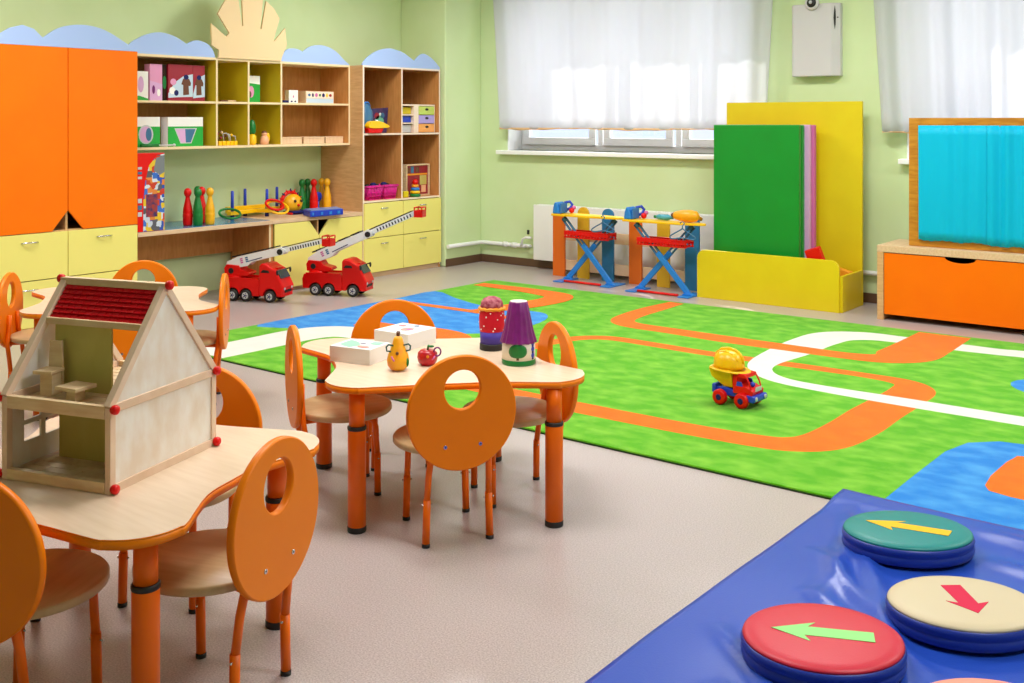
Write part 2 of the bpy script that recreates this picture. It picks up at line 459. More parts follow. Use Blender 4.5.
s1 += spline([(4.622, 1.920), (4.670, 1.943), (4.721, 1.951), (4.79, 1.935), (4.84, 1.90), (4.868, 1.845)], 5, False)
crest(s1, M_cloud, 'cloud_crest', r)
s2 = spline([(5.497, 1.841), (5.530, 1.899), (5.575, 1.932), (5.625, 1.941), (5.68, 1.936), (5.727, 1.919)], 5, False)
s2 += spline([(5.731, 1.919), (5.81, 1.966), (5.912, 1.984), (6.02, 1.970), (6.11, 1.93), (6.19, 1.87), (6.245, 1.838)], 5, False)
crest(s2, M_cloud, 'cloud_crest', r)
sun = [(4.880, 1.83), (4.890, 1.836), (4.893, 1.889), (4.829, 1.920), (4.822, 2.085), (4.960, 1.993), (4.989, 2.024), (4.881, 2.163), (4.953, 2.274), (4.995, 2.339), (5.060, 2.355),
       (5.106, 2.087), (5.118, 2.087), (5.100, 2.395), (5.202, 2.445), (5.318, 2.387), (5.281, 2.075), (5.293, 2.072), (5.341, 2.30), (5.419, 2.244), (5.474, 2.170), (5.413, 1.996), (5.422, 1.986), (5.530, 2.099), (5.547, 1.961), (5.495, 1.856), (5.49, 1.83)]
b = MB(); b.prism(sun, (XS-.001, 0, 0), Y, Z, (.016, 0, 0), M_sun); b.build('sun_crest', r, .001, True)

# desk
r = thing('desk', (-6.76, 4.70, 0), 0, 'low beech desk with a blue top between orange cupboard and yellow cabinet', 'desk')
b = MB(); b.box(XW+.002, XF, 4.118, 5.288, .545, .575, M_beechh); b.build('desk_top', r, .002, True)
b = MB(); b.box(XW+.01, XF-.02, 4.13, 5.28, .575, .5775, mat('blue_gloss_film', (60, 132, 180), .18, .6)); b.build('blue_cover', r, 0, True)
b = MB(); b.box(XW+.05, XW+.068, 4.118, 5.268, .30, .545, M_beechd); b.build('modesty_panel', r, .001, True)
b = MB(); b.box(XW+.05, XF-.02, 5.27, 5.288, 0, .545, M_beechd); b.box(XF-.02, XF-.019, 5.27, 5.288, 0, .545, M_edge); b.build('side_panel', r, 0, True)

# low cabinet with two yellow doors
r = thing('low_cabinet', (-6.76, 5.77, 0), 0, 'low cabinet with two pale yellow doors and triangular finger notch behind the fire trucks', 'cabinet')
b = MB(); b.box(XW+.002, XF, 5.29, 6.252, .545, .575, M_beechh); b.build('top', r, .002, True)
b = MB(); b.box(XW+.002, XF-.019, 5.29, 5.306, 0, .545, M_beechd); b.box(XW+.002, XF-.019, 6.236, 6.252, 0, .545, M_beechd)
b.box(XW+.002, XF-.019, 5.306, 6.236, .03, .046, M_beechd); b.box(XW+.002, XW+.012, 5.306, 6.236, .046, .545, M_dark)
b.box(XW+.012, XF-.021, 5.762, 5.776, .046, .545, M_beech); b.box(XF-.06, XF-.045, 5.306, 6.236, 0, .03, M_beechh); b.build('carcass', r, 0, True)
for pts in ([(5.312, .033), (5.766, .033), (5.766, .415), (5.666, .541), (5.312, .541)], [(5.772, .033), (6.250, .033), (6.250, .541), (5.872, .541), (5.772, .415)]):
    b = MB(); b.prism(pts, (XF-.018, 0, 0), Y, Z, (.018, 0, 0), M_yellow); b.build('door', r, .0015, True)

# tall open unit
r = thing('shelf_tower', (-6.76, 6.75, 0), 0, 'tall beech unit with four open cubbies over four pale yellow drawers by the corner', 'shelf')
b = MB()
for a in (6.255, 6.725, 7.224):
    top = 1.826
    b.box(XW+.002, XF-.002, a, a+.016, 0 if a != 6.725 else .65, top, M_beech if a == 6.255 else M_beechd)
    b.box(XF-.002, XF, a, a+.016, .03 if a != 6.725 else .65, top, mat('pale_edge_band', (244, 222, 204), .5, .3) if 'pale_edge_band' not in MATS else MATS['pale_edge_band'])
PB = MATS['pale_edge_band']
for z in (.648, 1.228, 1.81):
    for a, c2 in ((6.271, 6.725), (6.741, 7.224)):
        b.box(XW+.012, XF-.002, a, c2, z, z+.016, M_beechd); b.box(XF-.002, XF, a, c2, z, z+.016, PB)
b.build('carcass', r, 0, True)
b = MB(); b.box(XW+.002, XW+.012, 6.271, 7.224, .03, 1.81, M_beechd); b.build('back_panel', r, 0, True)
b = MB(); b.box(XF-.03, XF-.012, 6.271, 7.224, 0, .045, M_beechh); b.build('plinth', r, 0, True)
for a, c2 in ((6.262, 6.732), (6.738, 7.236)):
    for z0, z1 in ((.047, .340), (.346, .642)):
        b = MB(); b.box(XF-.001, XF+.015, a, c2, z0, z1, M_yellow); d = b.build('drawer_front', r, .0015, True)
        b = MB(); handle(b, (a+c2)/2, z1-.05, .045, XF+.015); b.build('handle', d, 0, True)
ct = spline([(6.257, 1.84), (6.30, 1.885), (6.387, 1.938), (6.48, 1.972), (6.582, 1.987), (6.68, 1.975), (6.746, 1.960), (6.82, 1.928), (6.893, 1.890)], 4, False)
ct += spline([(6.897, 1.890), (6.95, 1.935), (7.006, 1.961), (7.06, 1.953), (7.127, 1.924), (7.18, 1.89), (7.236, 1.845)], 4, False)
crest(ct, M_cloud, 'cloud_crest', r, XF, 1.826)

# ------------------------------------------------------------------ things on the shelves
def carton(name, xf, dep, y0, y1, z0, z1, m, label, cat, prints=(), group=None, rz=0):
    # prints: list of (part name, outline in 0..1 of the front face, material)
    r = thing(name, (xf-dep/2, (y0+y1)/2, z0), rz, label, cat, group)
    w, h = (y1-y0), z1-z0
    b = MB(); b.box(-dep/2, dep/2, -w/2, w/2, 0, h, m); b.build('box_body', r, .001)
    k = 0
    for nm, pts, mm in prints:
        k += 1
        b = MB(); b.prism([(-w/2+p[0]*w, p[1]*h) for p in pts], (dep/2-.001, 0, 0), Y, Z, (.0014+.0003*k, 0, 0), mm); b.build(nm, r)
    return r
def el(cx, cy, rx, ry, n=18): return circ(n, rx, ry, cx, cy)
def rc(x0, y0, x1, y1): return [(x0, y0), (x1, y0), (x1, y1), (x0, y1)]
SH1, SH0 = 1.4985, 1.1615
carton('toy_box', -6.72, .10, 4.19, 4.34, SH1, 1.707, M_paper, 'white box with pale green base beside the orange cupboard on the upper shelf', 'box',
       [('printed_band', [(0, 0), (1, 0), (1, .06), (.5, .16), (0, .1)], M_gcard), ('printed_panel', el(.6, .55, .16, .28), M_lilac)])
carton('toy_box', -6.72, .07, 4.353, 4.455, SH1, 1.763, M_lpink, 'narrow pink picture box on the upper shelf', 'box',
       [('printed_panel', [(0, .0), (1, .0), (1, .45), (0, .55)], M_lilac), ('printed_figure', el(.3, .3, .12, .12), M_purple), ('printed_figure', el(.72, .22, .14, .10), M_paper)])
carton('toy_box', -6.735, .05, 4.458, 4.502, SH1, 1.766, M_dark, 'dark slab standing for the shaded gap between the pink box and the red picture box', 'box',
       [('printed_figure', el(.6, .5, .35, .18), M_green)])  # dark slab fills the gap between boxes, its shade put into the colour
def redbox(y0, y1, label, full):
    pr = [('printed_panel', [(0, .08), (.35, .10), (1, .12), (1, .75), (.6, .68), (.25, .5), (0, .2)], mat('pale_blue_print', (190, 210, 228), .45, .4) if 'pale_blue_print' not in MATS else MATS['pale_blue_print'])]
    if full:
        pr += [('printed_figure', el(.16, .28, .12, .10), M_paper), ('printed_figure', el(.32, .22, .09, .08), M_dkblue), ('printed_figure', el(.2, .52, .12, .09), M_lpink)]
    cx = .72 if full else .5; k = 1 if full else 1.9
    pr += [('printed_figure', [(cx-.12*k, .62), (cx+.12*k, .62), (cx+.2*k, .5), (cx+.18*k, .42), (cx+.1*k, .42), (cx+.12*k, .18), (cx-.12*k, .16), (cx-.12*k, .44), (cx-.2*k, .46)], M_brown), ('printed_figure', el(cx, .66, .10*k, .07), M_dkblue)]
    return carton('toy_box', -6.72, .06, y0, y1, SH1, 1.768, M_dred, label, 'box', pr)
redbox(4.506, 4.716, 'wide dark red picture box on the upper shelf', True)
redbox(4.719, 4.822, 'narrow dark red picture box at the right of the wide red one', False)
def greenbox(y0, y1, label, trap):
    pr = [('printed_panel', [(0, 0), (1, 0), (1, .68), (.0, .68)], M_gcard)]
    if trap: pr += [('printed_window', [(.35, .10), (.66, .10), (.82, .62), (.18, .62)], M_sil), ('printed_window', [(.37, .13), (.64, .13), (.78, .59), (.22, .59)], MATS['lilac_foam']), ('printed_figure', [(.5, .13), (.64, .13), (.78, .59), (.48, .59)], MATS['slate_blue_plastic'])]
    else: pr += [('printed_window', el(.48, .42, .27, .32), M_sil), ('printed_window', el(.48, .42, .22, .27), M_lilac), ('printed_figure', el(.58, .42, .11, .22), M_steelblue)]
    return carton('toy_box', -6.72, .09, y0, y1, SH0, 1.379, M_paper, label, 'box', pr)
greenbox(4.215, 4.437, 'green and white box with oval window beside the orange cupboard on the lower shelf', False)
greenbox(4.503, 4.806, 'green and white box with a trapezoid window on the lower shelf', True)
carton('toy_box', -6.80, .09, 5.262, 5.405, SH1, 1.712, M_paper, 'green and white box in the small upper cubby under the sun', 'box',
       [('printed_panel', [(0, 0), (1, 0), (1, .68), (0, .74)], M_gcard), ('printed_figure', el(.38, .4, .2, .22), M_lpink), ('printed_figure', el(.3, .3, .1, .12), M_brown)])
r = thing('toy_wand', (-6.69, 4.40, SH0), 0, 'thin toy stick with dark green end lying before the boxes on the lower shelf', 'toy')
b = MB(); b.cyl((-6.69, 4.262, SH0+.012), (-6.69, 4.40, SH0+.012), .012, M_green); b.build('grip', r, 0, True)
b = MB(); b.cyl((-6.69, 4.40, SH0+.012), (-6.69, 4.53, SH0+.012), .006, M_sil); b.build('shaft', r, 0, True)
b = MB(); b.ball((-6.69, 4.535, SH0+.012), .0118, M_sil); b.build('tip', r, 0, True)
for k, (ya, yb, mm, lb) in enumerate(((4.95, 5.03, M_brown, 'short dark brown rod lying in the small upper cubby'), (5.0, 5.13, M_raw, 'pale wooden rod lying in the small upper cubby'), (5.06, 5.125, M_red, 'short red-tipped rod lying in the small upper cubby'))):
    b = MB(); b.cyl((-6.70-.03*k, ya, SH1+.007), (-6.72-.03*k, yb, SH1+.007), .0065, mm)
    tag(b.build('wooden_rod'), lb, 'rod')
# bead toy
r = thing('bead_maze', (-6.72, 5.02, SH0), 0, 'small toy with looped wires on yellow blocks in the small lower cubby', 'toy')
for k in range(5):
    b = MB(); b.box(-6.75, -6.70, 4.935+k*.036, 4.966+k*.036, SH0, SH0+.034, M_yel); b.build('block', r, .003, True)
for k in range(3):
    y = 4.95+k*.05
    b = MB(); b.tube([(-6.725, y, SH0+.034), (-6.725, y-.01, SH0+.09), (-6.725, y+.02, SH0+.115-.02*k), (-6.725, y+.055, SH0+.07), (-6.725, y+.06, SH0+.034)], .004, M_brown if k == 0 else M_sil, 8); b.build('wire_loop', r, 0, True)
for k, (dy, dz) in enumerate(((-.01, .09), (.03, .10), (.07, .075), (.12, .08), (.02, .06))):
    b = MB(); b.ball((-6.725, 4.95+dy, SH0+dz), .011, (M_dred, M_raw, M_brown, M_yel, M_dred)[k], 10); b.build('bead', r, 0, True)
# green topped bottle and small figure
r = thing('toy_bottle', (-6.72, 5.262, SH0), 0, 'small yellow toy with green head in the small lower cubby', 'toy')
b = MB(); b.lathe([(.03, 0), (.036, .02), (.034, .07), (.02, .085)], (-6.72, 5.262, SH0), M_yel, 16); b.build('body', r, 0, True)
b = MB(); b.lathe([(.022, .085), (.03, .1), (.03, .15), (.018, .19), (.002, .2)], (-6.72, 5.262, SH0), M_green, 16); b.build('head', r, 0, True)
r = thing('toy_figure', (-6.72, 5.395, SH0), 0, 'little pink figure with brown hair and yellow wing in the small lower cubby', 'toy')
b = MB(); b.lathe([(.032, 0), (.036, .03), (.03, .06), (.012, .075)], (-6.72, 5.385, SH0), M_skin, 16); b.build('body', r, 0, True)
b = MB(); b.ball((-6.72, 5.385, SH0+.085), .022, M_skin, 14); hd = b.build('head', r, 0, True)
b = MB(); b.ball((-6.722, 5.385, SH0+.096), .0215, M_brown, 14, (1, 1, .75)); b.build('hair', hd, 0, True)
b = MB(); b.ball((-6.725, 5.425, SH0+.055), .03, M_yel, 14, (.4, .6, 1.3)); b.build('wing', r, 0, True)
# right bay
carton('white_carton', -6.72, .05, 5.635, 5.731, SH1, 1.604, M_paper, 'small white upright carton in the cubby under the right cloud', 'carton',
       [('printed_figure', el(.5, .5, .06, .1), M_rose), ('printed_figure', el(.3, .12, .12, .06), M_dkblue), ('printed_figure', el(.7, .12, .1, .06), M_dkblue)])
b = MB(); b.box(-6.72, -6.70, 5.56, 5.62, SH1, SH1+.02, M_dkblue); b.box(-6.715, -6.705, 5.53, 5.56, SH1, SH1+.014, M_brown)
tag(b.build('toy_car', bevel=.003), 'tiny dark toy lying left of the small white carton', 'toy')
pr = [('label_strip', rc(.02, .42, .98, .97), MATS['pale_edge_band']), ('printed_panel', rc(.02, .03, .98, .40), MATS['pale_blue_print'])]
for k in range(7):
    u = .08+.125*k
    pr.append(('printed_glyph', el(u+.04, .68, .035 if k % 2 else .05, .17 if k % 3 else .12, 8), (M_steelblue, M_dkblue, M_rose, M_green, M_dkblue, M_yel, M_dred)[k]))
carton('letter_box', -6.72, .09, 5.815, 6.125, SH1, 1.600, M_kraft, 'pale box with a strip of coloured figures in the cubby under the right cloud', 'box', pr)
for k, (ya, yb, lb) in enumerate(((5.552, 5.774, 'left of the three flat wooden boxes on the lower shelf'), (5.795, 6.02, 'middle of the three flat wooden boxes on the lower shelf'), (6.036, 6.232, 'right of the three flat wooden boxes, beside the tall unit'))):
    rr = thing('wooden_box', (-6.80, (ya+yb)/2, SH0), 0, lb, 'box', 'flat wooden boxes on the lower shelf')
    b = MB(); b.box(-6.88, -6.72, ya, yb, SH0, SH0+.042, M_kraft); b.build('box_body', rr, .002, True)
    b = MB(); b.box(-6.881, -6.719, ya-.001, yb+.001, SH0+.043, SH0+.056, M_kraft); b.build('lid', rr, .002, True)

# shelf tower contents
Z1, Z0 = 1.2445, .6645
r = thing('toy_bag', (-6.58, 6.42, Z1), 0, 'blue crumpled bag in the upper left cubby of the tall unit', 'bag')
b = MB(); b.lathe([(.05, 0), (.062, .05), (.066, .12), (.06, .19), (.04, .24), (.012, .262)], (-6.59, 6.37, Z1), M_steelblue, 14, sx=.8, sy=1.2); b.build('bag_body', r, 0, True)
b = MB(); b.tube([(-6.575, 6.33, Z1+.235), (-6.575, 6.355, Z1+.268), (-6.575, 6.39, Z1+.268), (-6.575, 6.415, Z1+.235)], .006, M_sky, 8); b.build('handle', r, 0, True)
r = thing('toy_boat', (-6.57, 6.46, Z1), 0, 'toy boat with red hull and yellow deck in the upper left cubby', 'toy boat')
b = MB(); b.prism([(6.31, Z1), (6.46, Z1), (6.49, Z1+.045), (6.295, Z1+.045)], (-6.528, 0, 0), Y, Z, (.05, 0, 0), M_red); b.build('hull', r, .006, True)
b = MB(); b.prism(spline([(6.31, Z1+.046), (6.52, Z1+.046), (6.55, Z1+.06), (6.50, Z1+.085), (6.42, Z1+.105), (6.33, Z1+.10)], 3), (-6.526, 0, 0), Y, Z, (.055, 0, 0), M_yel); b.build('deck', r, .004, True)
b = MB(); b.cyl((-6.50, 6.42, Z1+.085), (-6.50, 6.42, Z1+.115), .012, M_white); b.build('funnel', r, 0, True)
r = thing('picture_board', (-6.72, 6.62, Z1), 0, 'dark square picture leaning in the upper left cubby behind the toy boat', 'picture')
P = [(6.455, Z1), (6.69, Z1), (6.712, Z1+.225), (6.455, Z1+.21)]
b = MB(); b.prism(P, (-6.66, 0, 0), Y, Z, (.01, 0, 0), mat('night_print', (44, 44, 92), .4, .4, (90, 60, 100), 18)); b.build('board', r, .001, True)
for cy, cz, rr_, mm in ((6.60, .10, .055, M_teal), (6.57, .15, .03, M_dred), (6.64, .155, .025, M_steelblue), (6.61, .165, .014, M_white), (6.66, .07, .02, M_gold)):
    b = MB(); b.prism(circ(16, rr_, rr_, cy, Z1+cz), (-6.6505, 0, 0), Y, Z, (.0012, 0, 0), mm); b.build('printed_figure', r, 0, True)
r = thing('mini_drawers', (-6.60, 6.99, Z1), 0, 'small plastic chest with lime, violet and orange drawers in the upper right cubby', 'drawer chest')
b = MB(); b.box(-6.68, -6.54, 6.775, 7.21, Z1+.242, Z1+.256, PB); b.box(-6.68, -6.54, 6.772, 6.782, Z1, Z1+.242, PB); b.box(-6.68, -6.54, 6.93, 6.99, Z1, Z1+.242, PB); b.box(-6.68, -6.54, 7.2, 7.21, Z1, Z1+.242, PB)
b.box(-6.68, -6.55, 6.782, 6.93, Z1+.155, Z1+.166, PB); b.box(-6.68, -6.55, 6.782, 6.93, Z1+.08, Z1+.091, PB); b.box(-6.68, -6.672, 6.78, 7.2, Z1, Z1+.242, PB); b.build('casing', r, .001, True)
for k, (mm, md) in enumerate(((M_padsalm, M_sil), (M_lilac, MATS['blue_plastic']), (MATS['olive_stained_wood'], MATS['olive_yellow_panel']))):
    cm = (mat('orange_drawer', (245, 170, 90), .4), mat('violet_drawer', (176, 160, 226), .4), mat('lime_drawer', (196, 214, 100), .4))[k]
    b = MB(); b.box(-6.67, -6.535, 6.992, 7.198, Z1+.003+.08*k, Z1+.078+.08*k, cm); d = b.build('drawer', r, .004, True)
    b = MB(); b.prism(circ(12, .022, .011, 7.095, Z1+.052+.08*k), (-6.5355, 0, 0), Y, Z, (.003, 0, 0), M_black); b.build('pull', d, 0, True)
    b = MB(); b.box(-6.66, -6.57, 6.79, 6.922, Z1+(.002, .094, .169)[k], Z1+(.07, .148, .228)[k], (M_sil, M_blue, M_olive)[k]); b.build('insert', r, .003, True)
# pink baskets
def basket(y0, y1, label, rz=0):
    yc = (y0+y1)/2; w = (y1-y0)/2
    r = thing('basket', (-6.60, yc, Z0), 0, label, 'basket', 'magenta baskets in the lower left cubby')
    b = MB()
    for (ax, ay, sg) in ((1, 0, 1), (-1, 0, 1)):
        for k in range(9):
            y = -w*.8+1.6*w*k/8
            b.tube([(ax*.055, y*.95, .004), (ax*.07, y*1.08, .115)], .0052, M_pink, 6)
    for s_ in (-1, 1):
        for k in range(6):
            x = -.05+.1*k/5
            b.tube([(x, s_*w*.8, .004), (x*1.2, s_*w*.95, .115)], .0052, M_pink, 6)
    b.box(-.06, .06, -w*.82, w*.82, 0, .006, M_pink)
    for zz, f in ((.035, .84), (.065, .88)):
        b.tube([(-.07*f, -w*f, zz), (.07*f, -w*f, zz), (.07*f, w*f, zz), (-.07*f, w*f, zz)], .004, M_pink, 6, closed=True)
    b.build('mesh_body', r)
    b = MB(); b.tube([(-.075, -w, .118), (.075, -w, .118), (.075, w, .118), (-.075, w, .118)], .009, M_pink, 8, closed=True); b.build('rim', r)
    return r
basket(6.345, 6.525, 'left magenta plastic basket in the lower left cubby')
basket(6.55, 6.708, 'right magenta plastic basket with dark toys poking out')
for k in range(5):
    b = MB(); b.ball((-6.60+.02*(k % 2), 6.40+.055*k+(.02 if k > 2 else 0), Z0+.115+.012*(k % 2)), .03, M_dkblue if k % 2 else M_black, 12, (1, 1.1, .75))
    tag(b.build('dark_toy_ball'), 'dark lumpy toys heaped in the magenta baskets', 'toy', 'dark toys in the magenta baskets')
# puzzle
r = thing('puzzle_box', (-6.62, 7.06, Z0), 0, 'red wooden picture box with toy figures in the lower right cubby', 'box')
b = MB(); b.box(-6.66, -6.61, 6.90, 7.19, Z0+.01, Z0+.285, MATS['dark_red_card']); b.build('backing', r, 0, True)
b = MB(); b.box(-6.665, -6.595, 6.89, 6.902, Z0, Z0+.29, M_raw); b.box(-6.665, -6.595, 7.188, 7.2, Z0, Z0+.29, M_raw); b.box(-6.665, -6.595, 6.902, 7.188, Z0+.278, Z0+.29, M_raw); b.box(-6.665, -6.595, 6.902, 7.188, Z0, Z0+.012, M_raw); b.build('frame', r, .001, True)
for nm, (ya, yb, za, zb), mm in (('printed_panel', (6.91, 7.18, .19, .205), M_gold), ('printed_figure', (6.96, 7.0, .21, .27), M_steelblue), ('printed_figure', (7.02, 7.07, .215, .265), M_brown), ('printed_figure', (7.08, 7.17, .10, .185), MATS['olive_stained_wood']), ('printed_figure', (7.10, 7.16, .03, .095), M_skin), ('printed_figure', (6.91, 6.95, .21, .26), M_brown)):
    b = MB(); b.box(-6.6105, -6.608, ya, yb, Z0+za, Z0+zb, mm); b.build(nm, r, 0, True)
r = thing('stacking_toy', (-6.56, 6.93, Z0), 0, 'small stacking toy of bright rings with red ball on top', 'toy')
for k, (rad, mm) in enumerate(((.05, M_green), (.045, M_yel), (.04, M_sky), (.032, M_gold))):
    b = MB(); b.lathe([(rad*.8, k*.028), (rad, k*.028+.007), (rad, k*.028+.021), (rad*.8, k*.028+.027)], (-6.535, 6.94, Z0), mm, 18); b.build('ring', r, 0, True)
b = MB(); b.ball((-6.535, 6.94, Z0+.132), .028, M_red, 14); b.build('ball', r, 0, True)
b = MB(); b.box(-6.58, -6.53, 6.79, 6.85, Z0, Z0+.055, M_lime); tag(b.build('toy_block', bevel=.004), 'lime toy block beside the stacking rings in the lower right cubby', 'block')

# ------------------------------------------------------------------ things on the desk
ZD, ZL = .578, .5755
r = thing('building_set_box', (-6.50, 4.19, ZD), 0, 'tall red box with a colourful picture of building bricks on the blue desk', 'box')
b = MB(); b.box(-6.60, -6.515, 4.121, 4.338, ZD, 1.125, M_red); b.build('box_body', r, .001, True)
collage = mat('brick_picture', (60, 90, 170), .4, .4)
nt = collage.node_tree; bs = nt.nodes['Principled BSDF']
tc = nt.nodes.new('ShaderNodeTexCoord'); vo = nt.nodes.new('ShaderNodeTexVoronoi'); vo.inputs['Scale'].default_value = 26; vo.feature = 'F1'; vo.distance = 'CHEBYCHEV'
rp = nt.nodes.new('ShaderNodeValToRGB'); rp.color_ramp.interpolation = 'CONSTANT'
cs = [(214, 222, 232), (40, 80, 180), (226, 190, 50), (200, 210, 225), (200, 60, 40), (60, 110, 200), (90, 90, 100), (220, 130, 60)]
while len(rp.color_ramp.elements) < len(cs): rp.color_ramp.elements.new(.5)
for i, c_ in enumerate(cs):
    rp.color_ramp.elements[i].position = i/len(cs); rp.color_ramp.elements[i].color = lin(c_)
sx = nt.nodes.new('ShaderNodeSeparateColor')
nt.links.new(tc.outputs['Object'], vo.inputs['Vector']); nt.links.new(vo.outputs['Color'], sx.inputs['Color'])
nt.links.new(sx.outputs[0], rp.inputs['Fac']); nt.links.new(rp.outputs['Color'], bs.inputs['Base Color'])
b = MB(); b.prism([(4.168, ZD+.002), (4.337, ZD+.002), (4.337, 1.118), (4.28, 1.11), (4.215, 1.04), (4.185, .93), (4.17, .80)], (-6.5155, 0, 0), Y, Z, (.0016, 0, 0), collage); b.build('printed_picture', r, 0, True)
b = MB(); b.prism([(4.27, 1.09), (4.337, 1.11), (4.337, .99), (4.30, .97), (4.25, 1.0)], (-6.5155, 0, 0), Y, Z, (.0024, 0, 0), mat('grey_print', (120, 124, 130), .4)); b.build('printed_picture', r, 0, True)
b = MB(); b.prism([(4.19, ZD+.10), (4.28, ZD+.10), (4.28, ZD+.26), (4.19, ZD+.26)], (-6.5155, 0, 0), Y, Z, (.0024, 0, 0), mat('dark_print', (70, 50, 96), .4, .4, (170, 60, 50), 40)); b.build('printed_picture', r, 0, True)
for za, zb in ((.10, .24), (.36, .46)):
    for k in range(3):
        dz = (zb-za)/3
        b = MB(); b.box(-6.5155, -6.5138, 4.127, 4.158, ZD+za+dz*k+.008, ZD+za+dz*(k+1)-.008, MATS['slate_blue_plastic'] if k % 2 else M_sil); b.build('printed_mark', r, 0, True)

PINP = [(.030, 0), (.034, .01), (.036, .05), (.035, .056), (.037, .066), (.036, .085), (.034, .09), (.036, .10), (.033, .125), (.022, .175), (.016, .205), (.0155, .214), (.022, .220), (.0275, .236), (.028, .250), (.022, .266), (.010, .275), (.001, .2765)]
def pin(x, y, z, m, label, grp):
    b = MB(); b.lathe(PINP, (0, 0, 0), m, 24)
    o = b.build('bowling_pin'); o.location = (x, y, z); tag(o, label, 'bowling pin', grp)
G1 = 'skittles on the blue desk'; G2 = 'skittles on the low cabinet'
pin(-6.653, 4.625, ZD, M_red, 'red toy skittle at the left of the group on the blue desk', G1)
pin(-6.594, 4.672, ZD, M_green, 'green toy skittle at the front of the group on the blue desk', G1)
pin(-6.72, 4.795, ZD, M_red, 'red toy skittle half hidden between green and yellow skittles on the blue desk', G1)
pin(-6.82, 4.83, ZD, M_green, 'dark green toy skittle at the back of the group on the blue desk', G1)
pin(-6.587, 4.772, ZD, M_pin_y, 'yellow toy skittle at the right of the group on the blue desk', G1)
pin(-6.95, 5.972, ZL, M_green, 'green toy skittle at the left of the group on the low cabinet', G2)
pin(-6.985, 6.065, ZL, M_green, 'green toy skittle second from left on the low cabinet', G2)
pin(-6.90, 6.06, ZL, M_red, 'red toy skittle in the group on the low cabinet', G2)
pin(-6.965, 6.205, ZL, M_pin_y, 'yellow toy skittle partly hidden at the back of the low cabinet', G2)
pin(-6.87, 6.185, ZL, M_pin_y, 'yellow toy skittle at the right front of the group on the low cabinet', G2)
b = MB(); b.ball((-6.932, 6.137, ZL+.118), .042, M_blue, 20, (.45, 1, 1)); b.lathe([(.02, 0), (.02, .01), (.010, .03), (.009, .085)], (-6.932, 6.137, ZL), M_blue, 14)
tag(b.build('toy_paddle'), 'blue round toy standing between red and yellow skittles', 'toy')
# ring toss
r = thing('ring_toss', (-6.86, 5.42, ZD), 0, 'yellow cross ring-toss game with four upright blue pegs', 'ring toss game')
pg = [(-6.82, 5.15), (-6.965, 5.385), (-6.80, 5.475), (-6.95, 5.70)]
cxy = (sum(p[0] for p in pg)/4, sum(p[1] for p in pg)/4)
b = MB()
for (px, py) in pg:
    d = Vector((px-cxy[0], py-cxy[1], 0)); n = Vector((-d.y, d.x, 0)).normalized()*.022; e = d+d.normalized()*.04
    b.prism([(cxy[0]-n.x, cxy[1]-n.y), (cxy[0]+e.x-n.x, cxy[1]+e.y-n.y), (cxy[0]+e.x+n.x, cxy[1]+e.y+n.y), (cxy[0]+n.x, cxy[1]+n.y)], (0, 0, ZD+.03), X, Y, (0, 0, .03), M_yel)
b.box(-6.98, -6.945, 5.20, 5.62, ZD+.03, ZD+.085, M_yel)
b.build('base', r, .004, True)
for (px, py) in pg:
    b = MB(); b.cyl((px, py, ZD), (px, py, ZD+.035), .016, M_dkblue); b.tube([(px, py, ZD+.035), (px, py, ZD+.215), (px, py, ZD+.222)], [.0135, .012, .006], M_blue); b.build('peg', r, 0, True)
def tring(x, y, z, rad, m, label, tx=0, ty=0):
    b = MB(); b.tube([Vector((rad*math.cos(2*PI*k/28), rad*math.sin(2*PI*k/28), 0)) for k in range(28)], .0095, m, 8, closed=True)
    o = b.build('tossing_ring'); o.location = (x, y, z); o.rotation_euler = (tx, ty, 0); tag(o, label, 'ring')
tring(-6.745, 5.07, ZD+.052, .08, M_green, 'green ring leaning at the left end of the ring-toss game', R(8), R(22))
tring(-6.70, 5.50, ZD+.075, .088, M_yel, 'yellow ring leaning on the front of the ring-toss game', R(6), R(30))
tring(-6.703, 5.475, ZD+.098, .072, M_red, 'red ring lying on the yellow ring of the ring-toss game', R(6), R(30))
# ladybird toy
r = thing('hedgehog_toy', (-6.84, 5.77, ZL), 0, 'round yellow toy face with a red spiky mane on the low cabinet', 'toy')
b = MB(); b.ball((-6.83, 5.77, ZL+.085), .085, M_pin_y, 24, (.8, 1, .95)); hd = b.build('head', r, 0, True)
b = MB(); b.tube([(-6.865, 5.77+.092*math.cos(PI*k/14-.15), ZL+.088+.092*math.sin(PI*k/14-.15)) for k in range(18)], .016, M_red, 10); 
for k in range(9):
    a = PI*k/8
    b.tube([(-6.86, 5.77+.095*math.cos(a), ZL+.09+.095*math.sin(a)), (-6.86, 5.77+.128*math.cos(a), ZL+.09+.122*math.sin(a))], [.012, .002], M_red if k % 2 else M_dkblue, 8)
b.build('mane', r, 0, True)
for dy in (-.035, .03):
    b = MB(); b.ball((-6.765, 5.775+dy, ZL+.11), .012, M_black, 10); b.build('eye', hd, 0, True)
b = MB(); b.ball((-6.76, 5.772, ZL+.075), .012, M_red, 10); b.build('nose', hd, 0, True)
b = MB(); b.box(-6.86, -6.74, 5.69, 5.86, ZL, ZL+.03, M_dkblue); b.box(-6.80, -6.74, 5.68, 5.80, ZL+.001, ZL+.018, M_red); b.build('base', r, .006, True)
